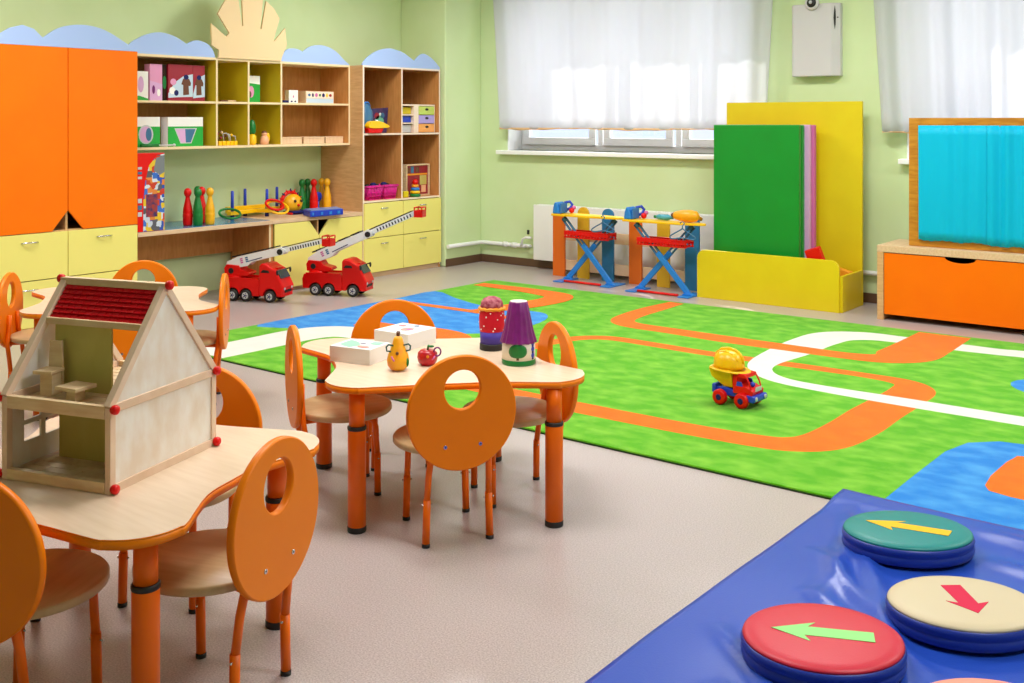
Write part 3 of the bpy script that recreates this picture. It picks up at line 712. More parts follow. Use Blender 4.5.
# blue board game
r = thing('board_game', (-6.55, 5.83, ZL), R(2), 'flat blue game box with grey lid on the front of the low cabinet', 'game box')
b = MB(); b.prism([(-.105, -.10), (.075, -.19), (.115, .14), (-.06, .24)], (0, 0, 0), X, Y, (0, 0, .048), M_blue); b.build('tray', r, .004)
b = MB(); b.prism([(-.095, -.095), (.07, -.175), (.105, .13), (-.055, .225)], (0, 0, .048), X, Y, (0, 0, .006), mat('grey_blue_board', (120, 140, 190), .4)); b.build('board', r, .001)
for k in range(4):
    b = MB(); b.box(.076+.011*k-.006, .0795+.011*k+.0, -.17+.083*k, -.14+.083*k, .012, .036, M_sky); b.build('moulded_stud', r)

# ------------------------------------------------------------------ fire trucks
def firetruck(loc, rz, elev, ext, label):
    # local frame: +X forwards, origin on the floor under the middle axle
    r = thing('fire_truck', loc, rz, label, 'toy fire truck')
    w = .085
    def arch(x): return [(x+.054*math.cos(PI-PI*k/10), .048+.054*math.sin(PI-PI*k/10)) for k in range(11)]
    b = MB()
    b.prism([(-.225, .062), (-.215, .055), (-.174, .055)]+arch(-.12)[1:-1]+[(-.066, .055), (-.064, .055)]+arch(-.01)[1:-1]+[(.044, .045), (.10, .045), (.10, .165), (-.215, .165), (-.228, .13)], (0, -w, 0), X, Z, (0, 2*w, 0), M_red)
    b.prism([(-.20, .162), (.09, .162), (.09, .176), (-.20, .176)], (0, -w, 0), X, Z, (0, .012, 0), M_red)
    b.prism([(-.20, .162), (.09, .162), (.09, .176), (-.20, .176)], (0, w-.012, 0), X, Z, (0, .012, 0), M_red)
    b.build('body', r, .005)
    b = MB(); b.prism([(-.19, .05), (.26, .05), (.26, .078), (-.19, .078)], (0, -.045, 0), X, Z, (0, .09, 0), M_black); b.build('chassis', r, .003)
    b = MB()
    b.prism([(.10, .045), (.136, .045)]+arch(.19)[1:-1]+[(.244, .045), (.290, .045), (.302, .12), (.276, .17), (.234, .245), (.19, .265), (.16, .285), (.12, .290), (.10, .27)], (0, -w-.002, 0), X, Z, (0, 2*w+.004, 0), M_red)
    cab = b.build('cab', r, .010)
    b = MB(); b.prism([(.2745, .180), (.2785, .182), (.2415, .240), (.2375, .238)], (0, -.07, 0), X, Z, (0, .14, 0), mat('dark_glass', (50, 56, 66), .15, .6) if 'dark_glass' not in MATS else MATS['dark_glass']); b.build('windscreen', cab)
    for s_ in (-1, 1):
        b = MB(); b.prism([(.115, .222), (.135, .243), (.18, .240), (.19, .222)], (0, s_*(w+.0025)-.002, 0), X, Z, (0, .004, 0), M_black); b.build('side_window', cab)
        b = MB(); b.cyl((.244, s_*.075, .235), (.262, s_*.098, .242), .005, M_dark); b.ball((.262, s_*.1, .228), .016, M_black, 10, (.5, .7, 1.3)); b.build('mirror', cab)
        b = MB(); b.ball((.298, s_*.055, .105), .014, M_sil, 12, (.4, 1, .8)); b.build('headlight', cab)
    b = MB(); b.box(.28, .301, -.05, .05, .075, .095, M_black); b.box(.276, .297, -w+.01, w-.01, .046, .060, M_red); b.build('bumper', cab, .003)
    b = MB(); b.box(.20, .236, -.045, .045, .244, .258, M_red); b.build('visor', cab, .003)
    tread = [(.030, -.017), (.044, -.015), (.046, 0), (.044, .015), (.030, .017)]
    MX = Matrix.Rotation(PI/2, 4, 'X').to_3x3()
    for wx in (-.12, -.01, .19):
        for s_ in (-1, 1):
            b = MB(); b.lathe(tread, (wx, s_*.075, .046), M_black, 20, MX); wo = b.build('wheel', r)
            b = MB(); b.lathe([(.026, -.0185), (.027, 0), (.026, .0185)], (wx, s_*.075, .046), M_sil, 14, MX)
            for k in range(5):
                a = 2*PI*k/5
                b.ball((wx+.015*math.cos(a), s_*.0935, .046+.015*math.sin(a)), .0045, M_black, 8)
            b.ball((wx, s_*.094, .046), .008, M_dkblue, 8); b.build('hub', wo)
    b = MB(); b.lathe([(.075, .165), (.075, .18), (.06, .19)], (-.13, 0, 0), M_red, 20)
    b.prism([(-.205, .185), (-.02, .185), (.005, .20), (-.005, .215), (-.07, .232), (-.09, .262), (-.19, .268), (-.21, .24)], (0, -.055, 0), X, Z, (0, .11, 0), M_red)
    b.cyl((-.15, -.06, .222), (-.15, -.054, .222), .022, M_black); b.build('turret', r, .006)
    # ladder in its own inclined frame
    P0 = Vector((-.185, 0, .245)); ca, sa = math.cos(elev), math.sin(elev)
    U = Vector((ca, 0, sa)); V = Vector((-sa, 0, ca))*1.3
    L1, L2 = .50*ext, .86*ext
    b = MB()
    low = [(-.02, .0), (.0, -.012), (L1*.35, -.018), (L1*.45, 0), (L1, .0), (L1+.03, .025), (L1, .045), (.10, .047), (.0, .032)]
    for yy in (-.042, .030):
        b.prism(low, P0+Vector((0, yy, 0)), U, V, (0, .012, 0), M_white)
    b.prism([(.03, -.008), (L1, .002), (L1, .008), (.03, .0)], P0+Vector((0, -.03, 0)), U, V, (0, .06, 0), M_white)
    lad = b.build('ladder', r, .002)
    b = MB()
    for k in range(4):
        b.prism([(.05+k*.105*ext, .0485), (.13+k*.105*ext, .0485), (.13+k*.105*ext, .056), (.05+k*.105*ext, .056)], P0+Vector((0, -.04, 0)), U, V, (0, .08, 0), M_black)
    for yy in (-.0445, .0425):
        b.prism([(.19*ext, .004), (.32*ext, .008), (.32*ext, .013), (.19*ext, .009)], P0+Vector((0, yy, 0)), U, V, (0, .002, 0), M_dkblue)
    b.build('trim_strip', lad)
    for k, mm in enumerate((M_rose, M_steelblue)):
        for q in range(3):
            b = MB(); b.prism(rc(.115+.045*k, .004+q*.011, .137+.045*k, .012+q*.011), P0+Vector((0, -.0438, 0)), U, V, (0, .0019, 0), mm); b.build('marking', lad)
    b = MB()
    for yy in (-.028, .020):
        b.prism([(L1*.7, .008), (L2, .010), (L2+.02, .02), (L2, .038), (L1*.7, .036)], P0+Vector((0, yy, 0)), U, V, (0, .008, 0), M_white)
    n = 12
    for k in range(n):
        x = L1+.055+(L2-L1-.08)*k/n
        b.prism(rc(x, .012, x+.007, .022), P0+Vector((0, -.02, 0)), U, V, (0, .04, 0), M_white)
        for yy in (-.0285, .0275):
            b.prism(rc(x+.008, .011, x+.018, .03), P0+Vector((0, yy-.0006, 0)), U, V, (0, .0016, 0), M_black)
    b.prism([(L1*.7, .0385), (L2-.02, .0395), (L2-.02, .0445), (L1*.7, .0435)], P0+Vector((0, -.028, 0)), U, V, (0, .056, 0), M_dark)
    b.build('upper_ladder', r, .001)
    for s_ in (-1, 1):
        q = P0+U*(L1-.015)+V*.018
        b = MB(); b.cyl(q+Vector((0, s_*.042, 0)), q+Vector((0, s_*.052, 0)), .022, M_black); b.build('winding_knob', lad, .002)
    q = P0+U*(L2+.035)+V*.02
    b = MB(); 
    for (x0, x1, ya, yb, z0, z1) in ((-.03, .03, -.045, .045, -.04, -.032), (-.034, -.026, -.045, .045, -.04, .012), (.026, .034, -.045, .045, -.04, .012), (-.03, .03, -.048, -.041, -.04, .012), (-.03, .03, .041, .048, -.04, .012)):
        b.box(q.x+x0, q.x+x1, q.y+ya, q.y+yb, q.z+z0, q.z+z1, M_red)
    b.tube([(q.x-.03, q.y-.045, q.z+.034), (q.x+.03, q.y-.045, q.z+.034), (q.x+.03, q.y+.045, q.z+.034), (q.x-.03, q.y+.045, q.z+.034)], .005, M_red, 8, closed=True)
    for dx in (-.03, .03):
        for dy in (-.045, .045): b.cyl((q.x+dx, q.y+dy, q.z+.01), (q.x+dx, q.y+dy, q.z+.034), .005, M_red, 8)
    b.build('rescue_basket', r, .001)
    return r
def ft(px, py, hd): # near-side middle wheel contact -> origin
    n = Vector((-math.sin(hd), math.cos(hd)))
    return (px+n.x*.085+.01*math.cos(hd), py+n.y*.085+.01*math.sin(hd), 0)
h1, h2 = R(22), R(24)
firetruck(ft(-6.39, 4.945, h1), h1, R(13.6), .94, 'red toy fire truck with a low white ladder, under the edge of the blue desk')
firetruck(ft(-6.09, 5.495, h2), h2, R(23.4), 1.10, 'red toy fire truck with a high raised white ladder, by the yellow doors')

# ------------------------------------------------------------------ chairs
def make_chair():
    r = thing('kids_chair', (0, 0, 0), 0, '', 'chair')
    b = MB(); rs = .173; zs = .008
    b.lathe([(rs-.005, .279+zs), (rs, .284+zs), (rs, .297+zs), (rs-.004, .302+zs), (.001, .3022+zs)], (.017, 0, 0), M_seat, 48); b.build('seat', r)
    b = MB()
    b.ring(circ(64, .181, .182), circ(64, .060, .062, 0, .074), (-.178, 0, .427), Y, Z, (.021, 0, 0), M_chair, None, .004)
    br = b.build('backrest', r)
    for s_ in (-1, 1):
        b = MB(); b.cyl((-.1805, s_*.058, .325), (-.1775, s_*.058, .325), .0058, M_chrome, 12); b.cyl((-.1811, s_*.058, .325), (-.1803, s_*.058, .325), .002, M_black, 8); b.build('bolt', br)
    for s_ in (-1, 1):
        for fx in (-1, 1):
            b = MB()
            if fx < 0:
                top = [(-.1475, s_*.060, .41), (-.1475, s_*.064, .35), (-.147, s_*.082, .305), (-.146, s_*.096, .275), (-.139, s_*.100, .235)]
            else:
                top = [(.05, s_*.045, .274), (.088, s_*.084, .276), (.106, s_*.097, .268), (.112, s_*.101, .245), (.114, s_*.1015, .20)]
            x1, y1 = (-.128, .107) if fx < 0 else (.118, .106)
            b.tube(top+[(x1, s_*.1035, .14)], .0105, M_leg, 12); b.tube([(x1, s_*.103, .15), (x1, s_*y1, .012)], .0122, M_leg, 12)
            lg = b.build('leg', r)
            b = MB(); b.cyl((x1, s_*y1, 0), (x1, s_*y1, .011), .0132, M_black, 12); b.build('foot_cap', lg)
            b = MB()
            b.cyl((x1, s_*.1038-.015, .135), (x1, s_*.1038+.015, .135), .0022, M_chrome, 8); b.ball((x1, s_*.1038+.015, .135), .0035, M_chrome, 8); b.ball((x1, s_*.1038-.015, .135), .0035, M_chrome, 8)
            b.build('height_screw', lg)
    b = MB(); b.tube([(-.150, -.062, .274), (-.05, -.045, .276), (.06, -.045, .274)], .009, M_leg, 10); b.tube([(-.150, .062, .274), (-.05, .045, .276), (.06, .045, .274)], .009, M_leg, 10)
    b.tube([(-.05, -.045, .276), (-.05, .045, .276)], .009, M_leg, 10); b.build('under_frame', r)
    return r
chair0 = make_chair()
GC = ''
chairs = [
 # middle table
 (-2.312, 2.606, 148.5, 'orange round-backed chair seen from behind at the near side of the middle table', 'chairs at the middle table'),
 (-2.866, 2.643, 57, 'orange chair seen edge-on at the left end of the middle table', 'chairs at the middle table'),
 (-2.935, 3.02, -40, 'orange chair facing us across the middle table behind the white boxes', 'chairs at the middle table'),
 (-2.336, 3.002, 238, 'orange chair seen sideways at the right end of the middle table next to the rug', 'chairs at the middle table'),
 # front table
 (-2.098, 1.534, 198, 'large orange chair in the foreground at the right side of the dollhouse table', 'chairs at the dollhouse table'),
 (-2.325, 1.185, 115, 'orange chair cut off by the left picture edge in front of the dollhouse table', 'chairs at the dollhouse table'),
 (-2.612, 1.785, -62, 'orange chair behind the dollhouse, partly hidden by its right gable', 'chairs at the dollhouse table'),
 (-2.835, 1.30, 20, 'orange chair at the far left of the dollhouse table hidden behind the dollhouse', 'chairs at the dollhouse table'),
 # rear table
 (-4.975, 2.645, 46, 'orange chair at the left end of the back table by the yellow drawers', 'chairs at the back table'),
 (-4.345, 3.025, 228, 'orange chair seen edge-on right of the back table before the red fire truck', 'chairs at the back table'),
 (-4.86, 3.07, -45, 'orange chair on the far side of the back table before the blue desk', 'chairs at the back table'),
 (-4.37, 2.62, 148, 'orange chair at the near side of the back table seen through the dollhouse', 'chairs at the back table'),
]
for i, (x, y, a, lb, g) in enumerate(chairs):
    if i == 0:
        chair0.location = (x, y, 0); chair0.rotation_euler = (0, 0, R(a)); chair0['label'] = lb; chair0['group'] = g
    else:
        dup(chair0, (x, y, 0), R(a), lb, g)

# ------------------------------------------------------------------ tables
ZTOP = .485
def table_outline(tips, c, lobe, dents):
    # tips: four corner points (ccw), dents: inward depth of each side
    pts = []
    n = len(tips); C = Vector(c)
    for i in range(n):
        p = Vector(tips[i]); q = Vector(tips[(i+1) % n]); pr = Vector(tips[i-1])
        e1 = (pr-p).normalized(); e2 = (q-p).normalized(); bi = (e1+e2).normalized()
        ctr = p+bi*lobe*1.28
        a0 = -(e2+0*e1); 
        # arc around the lobe from the previous side to the next one
        n1 = Vector((e1.y, -e1.x)); n1 = n1 if n1.dot(-bi) > 0 else -n1
        n2 = Vector((e2.y, -e2.x)); n2 = n2 if n2.dot(-bi) > 0 else -n2
        s = math.atan2(n1.y, n1.x); e = math.atan2(n2.y, n2.x)
        d = (e-s+PI) % (2*PI)-PI
        ex1 = dents[i-1]*2.6; ex2 = dents[i]*2.6
        sg = 1 if d > 0 else -1
        s -= sg*ex1; d += sg*(ex1+ex2)
        for k in range(9):
            a = s+d*k/8
            pts.append((ctr.x+lobe*math.cos(a), ctr.y+lobe*math.sin(a)))
        m = (p+q)/2; inn = (C-m).normalized()
        L = (q-p).length
        for t in (.36, .5, .64):
            g = p+(q-p)*t+inn*dents[i]*(1 if t == .5 else .86)
            pts.append((g.x, g.y))
    return spline(pts, 4)
def make_table(loc, tips, legs, dents, label, rz=0):
    r = thing('kids_table', loc, rz, label, 'table', 'low birch tables with orange legs')
    o = table_outline(tips, (0, 0), .125, dents)
    b = MB()
    T = .022
    b.prism(o, (0, 0, ZTOP-.004), X, Y, (0, 0, .004), M_birch, M_chair, True)
    n = len(o)
    b.build('table_top', r)
    b = MB(); b.prism(o, (0, 0, ZTOP-T), X, Y, (0, 0, T-.0042), M_chair, M_chair, True); b.build('edge_band', r)
    for (x, y) in legs:
        b = MB(); b.lathe([(.030, .012), (.030, .34), (.027, .345)], (x, y, 0), M_leg, 24); b.lathe([(.0262, .34), (.0262, ZTOP-T-.001)], (x, y, 0), M_leg, 24); lg = b.build('leg', r)
        b = MB(); b.lathe([(.0306, .335), (.0314, .338), (.0314, .345), (.0285, .348)], (x, y, 0), M_black, 24); b.build('collar', lg)
        b = MB(); b.lathe([(.0302, 0), (.0312, .003), (.0312, .016), (.0303, .019)], (x, y, 0), M_black, 24); b.build('foot_cap', lg)
    return r
T2 = (-2.57, 2.83)
tips2 = [(.022, -.52), (.612, .098), (.005, .495), (-.622, -.068)]
legs2 = [(.043, -.425), (.525, .016), (-.056, .415), (-.525, -.059)]
t2 = make_table((T2[0], T2[1], 0), tips2, legs2, (.010, .055, .015, .06), 'low birch table with orange legs in the middle holding white boxes and toys')
t3 = dup(t2, (-4.65, 2.85, 0), 0, 'low birch table at the back left in front of the cupboard', 'low birch tables with orange legs')
T1 = (-2.43, 1.46)
tips1 = [(.515, -.238), (.262, .502), (-.53, .225), (-.25, -.45)]
legs1 = [(.40, -.155), (.206, .365), (-.407, .152), (-.16, -.34)]
make_table((T1[0], T1[1], 0), tips1, legs1, (.05, .010, .05, .0), 'low birch table with orange legs in the foreground carrying the dollhouse')

# ------------------------------------------------------------------ dollhouse
HA = R(108)
r = thing('dollhouse', (-2.222, 1.336, ZTOP), HA, 'open wooden dollhouse with red roof and red knobs on the foreground table', 'dollhouse')
HL, HW, HE, HR = .405, .325, .20, .452        # depth (x), width (y), eaves, ridge
XR = HL/2
def bar(b, p, q, w, h, m):
    # square bar from p to q in plane of y=const or others
    p, q = Vector(p), Vector(q); t = (q-p).normalized()
    a = Vector((0, 1, 0)) if abs(t.y) < .9 else Vector((0, 0, 1))
    n = t.cross(a).normalized()
    vs = []
    for c_ in (p, q):
        vs.append([b.bm.verts.new(c_+a*sa*w/2+n*sn*h/2) for sa, sn in ((-1, -1), (1, -1), (1, 1), (-1, 1))])
    b.face(list(reversed(vs[0])), m); b.face(vs[1], m)
    for i in range(4):
        j = (i+1) % 4; b.face([vs[0][i], vs[0][j], vs[1][j], vs[1][i]], m)
def gable(y, solid):
    b = MB()
    for x in (.010, HL-.010): bar(b, (x, y, 0), (x, y, HE), .016, .018, M_pinkraw)
    for z in (.010, HE-.004): bar(b, (.02, y, z), (HL-.02, y, z), .016, .02, M_pinkraw)
    f = b.build('gable_frame', r, .001)
    b = MB()
    for x0, x1 in ((.004, XR), (HL-.004, XR)):
        bar(b, (x0, y, HE), (x1, y, HR), .018, .018, M_pinkraw)
    b.build('roof_rail', r, .001)
    b = MB()
    b.prism([(.012, HE-.002), (HL-.012, HE-.002), (XR, HR-.012)], (0, y-.003, 0), X, Z, (0, .006, 0), M_wash); b.build('gable_panel', r)
    b = MB()
    if solid:
        b.prism(rc(.015, .012, HL-.015, HE-.008), (0, y-.003, 0), X, Z, (0, .006, 0), M_wash)
    else:
        xs = [.015, .06, .115, .13, .185, .28, HL-.015]; zs = [.012, .075, .115, .127, .167, HE-.008]
        for i in range(len(xs)-1):
            for k in range(len(zs)-1):
                if i in (1, 3) and k in (1, 3): continue
                if i == 4 and k < 4: continue
                b.prism(rc(xs[i], zs[k], xs[i+1], zs[k+1]), (0, y-.003, 0), X, Z, (0, .006, 0), M_wash)
    b.build('side_wall', r)
gable(.008, True); gable(HW-.008, False)
for z, nm in ((.003, 'ground_floor'), (HE-.022, 'upper_floor')):
    b = MB()
    n = 12
    for k in range(n):
        x0 = .016+(HL-.032)*k/n
        for q in range(3):
            o_ = (.0, .035, -.03)[k % 3]
            y0 = .017+max(0, (HW-.034)*q/3+(o_ if q else 0)); y1 = .017+min(HW-.034, (HW-.034)*(q+1)/3+(o_ if q < 2 else 0))
            b.box(x0+.0014, x0+(HL-.032)/n-.0014, y0+.0014, y1-.0014, z+.006, z+.011, M_raw)
    b.box(.014, HL-.014, .016, HW-.016, z, z+.0065, M_brown); b.build(nm, r)
for x in (.008, HL-.008):
    b = MB(); bar(b, (x, .017, .014), (x, HW-.017, .014), .026, .016, M_raw); b.build('cross_rail', r, .001)
    b = MB(); bar(b, (x, .017, HE-.012), (x, HW-.017, HE-.012), .03, .016, M_raw); b.build('cross_rail', r, .001)
b = MB(); bar(b, (XR, -.001, HR), (XR, HW+.001, HR), .018, .02, M_raw); b.build('ridge_beam', r, .001)
def slope(t, s_=1):   # point on the front (s_=1) or rear slope, t=0 ridge..1 eaves
    return (XR-s_*(XR-.004)*t, HR-(HR-HE)*t)
for s_ in (1, -1):
    b = MB()
    nrm = Vector((-s_*(HR-HE), 0, XR)).normalized()
    for k in range(7):
        t0 = .035+.30*k/7; t1 = .035+.30*(k+1)/7
        for q in range(14):
            ya = .019+(HW-.038)*q/14; yb = .019+(HW-.038)*(q+1)/14-.0015
            p0 = slope(t0, s_); p1 = slope(t1, s_)
            A = [Vector((p0[0], ya, p0[1])), Vector((p0[0], yb, p0[1])), Vector((p1[0], yb, p1[1])), Vector((p1[0], ya, p1[1]))]
            off = [.000, .000, .0035, .0035]
            top = [b.bm.verts.new(a+nrm*(.001+o_)) for a, o_ in zip(A, off)]; bot = [b.bm.verts.new(a-nrm*.004) for a in A]
            b.face(top, M_rroof); b.face(list(reversed(bot)), M_rroof)
            for i in range(4): b.face([top[i], bot[i], bot[(i+1) % 4], top[(i+1) % 4]], M_rroof)
    b.build('roof_panel', r)
    p = slope(.355, s_)
    b = MB(); bar(b, (p[0], .017, p[1]), (p[0], HW-.017, p[1]), .016, .016, M_raw); b.build('roof_batten', r, .001)
b = MB(); b.box(.137, .143, .115, .290, HE-.011, .356, M_olivewood); b.build('upper_partition', r)
b = MB(); b.box(.15, .156, .050, .290, .014, HE-.022, M_olivewood); b.build('lower_partition', r)
kn = [(.008, .012), (.008, HE-.004), (HL-.008, .012), (HL-.008, HE), (XR, HR+.004)]
for yk, sg in ((0, -1), (HW, 1)):
    for (x, z) in kn:
        b = MB(); MXk = Matrix.Rotation(PI/2*(1 if sg < 0 else -1), 4, 'X').to_3x3()
        b.lathe([(.008, -.004), (.0105, .0), (.0118, .006), (.0108, .011), (.007, .014), (.002, .0145)], (x, yk+sg*.002, z), M_red, 16, MXk); b.build('knob', r)
# furniture inside
HM = ROOT[r]
def inhouse(x, y, z): 
    v = HM @ Vector((x, y, z)); return (v.x, v.y, v.z)
r2 = thing('toy_chair', inhouse(.078, .258, HE-.0108), HA+R(8), 'tiny wooden high-backed chair on the upper floor of the dollhouse', 'toy chair')
b = MB(); b.prism(spline([(-.017, 0), (.017, 0), (.017, .118), (.011, .127), (-.011, .127), (-.017, .118)], 3), (.030, 0, 0), Y, Z, (.008, 0, 0), M_raw); b.build('backrest', r2, .001)
b = MB(); b.box(-.022, .030, -.026, .026, .056, .064, M_raw); b.build('seat', r2, .001)
b = MB(); b.box(-.006, .030, -.017, .017, 0, .056, M_raw); b.build('base', r2, .001)
r2 = thing('toy_table', inhouse(.066, .160, HE-.0108), HA+R(-6), 'tiny wooden table on the upper floor of the dollhouse', 'toy table')
b = MB(); b.box(-.032, .032, -.035, .035, .028, .037, M_raw); b.build('table_top', r2, .001)
b = MB(); b.box(-.015, .015, -.015, .015, 0, .028, M_raw); b.build('pedestal', r2, .001)

# ------------------------------------------------------------------ things on the middle table
def whitebox(loc, rz, lx, ly, h, label, prints):
    r = thing('card_box', (loc[0], loc[1], ZTOP), rz, label, 'box')
    b = MB(); b.box(-lx/2+.001, lx/2-.001, -ly/2+.001, ly/2-.001, 0, h-.006, M_paper); b.build('box_body', r, .001)
    b = MB(); b.box(-lx/2, lx/2, -ly/2, ly/2, h*.25, h, M_paper); b.build('lid', r, .001)
    k = 0
    for pts, mm in prints:
        k += 1
        b = MB(); b.prism([(p[0]*lx/2, p[1]*ly/2) for p in pts], (0, 0, h-.0008), X, Y, (0, 0, .0012+.0003*k), mm); b.build('printed_picture', r)
M_mint = mat('mint_print', (150, 214, 176), .6); M_coral = mat('coral_print', (232, 150, 140), .6)
whitebox((-2.774, 2.656), R(12), .172, .135, .056, 'white card box with mint green print on the lid, left on the middle table',
         [([(-.8, -.5), (-.1, -.9), (.2, -.2), (-.3, .4), (-.8, .7)], M_mint), ([(.35, .2), (.85, .1), (.8, .85), (.3, .8)], M_mint), (circ(12, .2, .2, .2, .0), M_paper), (circ(10, .14, .14, .1, .1), mat('grey_violet_print', (120, 110, 130), .6)), (circ(10, .28, .22, .45, -.55), M_coral)])
whitebox((-2.83, 2.95), R(4), .17, .17, .060, 'white card box with a coral print on the lid behind the pear toy',
         [(circ(12, .3, .35, .2, -.1), M_coral), (circ(10, .12, .15, .3, -.1), M_rose), (circ(10, .2, .15, -.5, .4), mat('red_print', (200, 120, 130), .6)), (circ(10, .15, .12, .1, .7), M_steelblue)])
r = thing('pear_toy', (-2.553, 2.625, ZTOP), R(-40), 'yellow-orange pear figure with glasses standing on the middle table', 'toy pear')
M_pear = mat('pear_yellow', (246, 176, 16), .4, .5, (236, 126, 20), 9, lo=.45, hi=.7)
b = MB(); b.lathe([(.012, 0), (.026, .004), (.0365, .018), (.039, .036), (.035, .055), (.026, .074), (.0195, .094), (.0165, .108), (.011, .117), (.002, .12)], (0, 0, 0), M_pear, 28); bd = b.build('body', r)
b = MB(); b.tube([(0, 0, .116), (.001, 0, .124), (.003, .001, .134)], [.0055, .0065, .007], M_brown, 10); b.build('stem', r)
for s_ in (-1, 1):
    b = MB(); b.tube([(.012, s_*.018, .088), (.014, s_*.034, .092), (.010, s_*.042, .084), (.010, s_*.040, .070), (.014, s_*.026, .068)], .003, mat('dark_teal_wire', (24, 84, 84), .4) if 'dark_teal_wire' not in MATS else MATS['dark_teal_wire'], 8); b.build('wire_arm', r)
b = MB(); b.ball((.030, -.006, .064), .006, M_brown, 10); b.build('nose', bd)
b = MB(); b.tube([(.0345, -.026, .056), (.0375, -.022, .046), (.0385, -.017, .040)], .003, M_rose, 8); b.build('mouth', bd)
b = MB(); b.ball((.020, .030, .030), .012, M_green, 12, (.8, .5, 1.3)); b.build('leaf_patch', bd)
r = thing('apple_toy', (-2.525, 2.745, ZTOP), R(-40), 'small red apple figure with green leaf and glasses on the middle table', 'toy apple')
M_apple = mat('apple_red', (196, 16, 26), .3, .5, (170, 10, 30), 12)
b = MB(); b.lathe([(.010, .002), (.022, .0), (.033, .012), (.0365, .028), (.034, .044), (.024, .054), (.012, .055), (.003, .050)], (0, 0, 0), M_apple, 26); bd = b.build('body', r)
b = MB(); b.tube([(0, 0, .05), (.001, .002, .062), (.004, .004, .070)], .004, M_green, 8); b.ball((.004, .012, .066), .012, M_green, 10, (.5, 1, .35)); b.build('leaf', r)
b = MB(); b.tube([(.022+.002*math.cos(a), .032+.012*math.cos(a), .050+.015*math.sin(a)) for a in [2*PI*k/14 for k in range(14)]], .003, M_purple, 8, closed=True); b.build('wire_arm', r)
b = MB(); b.ball((.034, -.004, .036), .0055, M_gold, 10); b.build('nose', bd)
b = MB(); b.tube([(.031, .010, .024), (.033, .018, .03), (.030, .022, .036)], .0028, M_rose, 8); b.build('mouth', bd)
# craft figures
r = thing('craft_figure', (-2.508, 3.086, ZTOP), R(-45), 'handmade red figure with pink hat, orange trim and blue skirt on the middle table', 'craft figure')
M_dot = mat('red_felt', (206, 14, 40), .6, .3)
b = MB(); b.lathe([(.044, .024), (.0455, .07)], (0, 0, 0), mat('violet_felt', (70, 50, 160), .6), 28); b.build('skirt', r)
b = MB(); b.lathe([(.045, 0), (.0465, .003), (.0465, .022), (.0445, .025)], (0, 0, 0), M_black, 28); b.build('base', r)
b = MB(); b.lathe([(.0457, .07), (.048, .09), (.049, .12), (.047, .148), (.044, .154)], (0, 0, 0), M_dot, 28); bd = b.build('body', r)
for k in range(26):
    a = k*2.4; z = .076+.072*((k*.2917+.13*(k % 3)) % 1)
    b = MB(); b.ball((.0478*math.cos(a), .0478*math.sin(a), z), .0028, M_paper, 8); b.build('bead', bd)
b = MB(); b.tube([(.0465*math.cos(2*PI*k/24), .0465*math.sin(2*PI*k/24), .155+.002*math.sin(k*2.5)) for k in range(24)], .0065, M_gold, 8, closed=True); b.build('trim', r)
b = MB(); b.lathe([(.043, .158), (.044, .166), (.041, .180), (.032, .192), (.016, .199), (.001, .200)], (0, 0, 0), mat('mauve_knit', (140, 50, 70), .8, .2, (196, 120, 130), 60), 28); b.build('hat', r)
r = thing('craft_tower', (-2.288, 2.967, ZTOP), R(-45), 'handmade purple cone tower with a painted green tree on its white base', 'craft tower')
b = MB(); b.lathe([(.060, 0), (.0605, .004), (.0605, .018), (.060, .0185)], (0, 0, 0), M_green, 40); b.build('foot_band', r)
b = MB(); b.lathe([(.0598, .0185), (.0585, .088)], (0, 0, 0), M_cream, 40); bd = b.build('base', r)
b = MB()
n = 60; rg = []
for z, rad, amp in ((.078, .0645, .0035), (.082, .063, .003), (.12, .052, .0024), (.165, .0435, .0016), (.218, .0325, .001), (.222, .030, .0)):
    rg.append([b.bm.verts.new(((rad+amp*math.cos(15*2*PI*k/n))*math.cos(2*PI*k/n), (rad+amp*math.cos(15*2*PI*k/n))*math.sin(2*PI*k/n), z)) for k in range(n)])
for i in range(len(rg)-1):
    for k in range(n): b.face([rg[i][k], rg[i][(k+1) % n], rg[i+1][(k+1) % n], rg[i+1][k]], M_purple, True)
b.face(rg[-1], M_cream); b.face(list(reversed(rg[0])), M_purple); b.build('pleated_cone', r)
def wrap(pts, z0, rad, m, name, par, a0=0, th=.0016):
    b = MB(); N = len(pts)
    cz = (sum(p[0] for p in pts)/N, sum(p[1] for p in pts)/N)
    rings = []
    for f, t in ((1, 0), (1, th), (.66, th), (.33, th)):
        ring = []
        for p in pts:
            u = cz[0]+(p[0]-cz[0])*f; w = cz[1]+(p[1]-cz[1])*f
            a = a0+u/rad; ring.append(b.bm.verts.new(((rad+t)*math.cos(a), (rad+t)*math.sin(a), z0+w)))
        rings.append(ring)
    for q in range(3):
        for i in range(N): b.face([rings[q][i], rings[q][(i+1) % N], rings[q+1][(i+1) % N], rings[q+1][i]], m, True)
    b.face(rings[3], m); return b.build(name, par)
tree = spline([(-.008, .030), (-.024, .034), (-.033, .048), (-.028, .066), (-.012, .077), (.012, .077), (.029, .066), (.032, .046), (.022, .034), (.008, .030)], 3)
wrap(tree, 0, .0592, M_green, 'painted_tree', bd, R(-10), .0022)
wrap(rc(-.005, .022, .004, .034), 0, .0592, M_brown, 'painted_trunk', bd, R(-10))
for zz in (.035, .058, .078):
    wrap(circ(10, .009, .009, .062, zz), 0, .0592, M_blue, 'painted_dot', bd, R(-10))
wrap(rc(.056, .02, .068, .09), 0, .0590, M_dkblue, 'painted_stripe', bd, R(-10), .001)

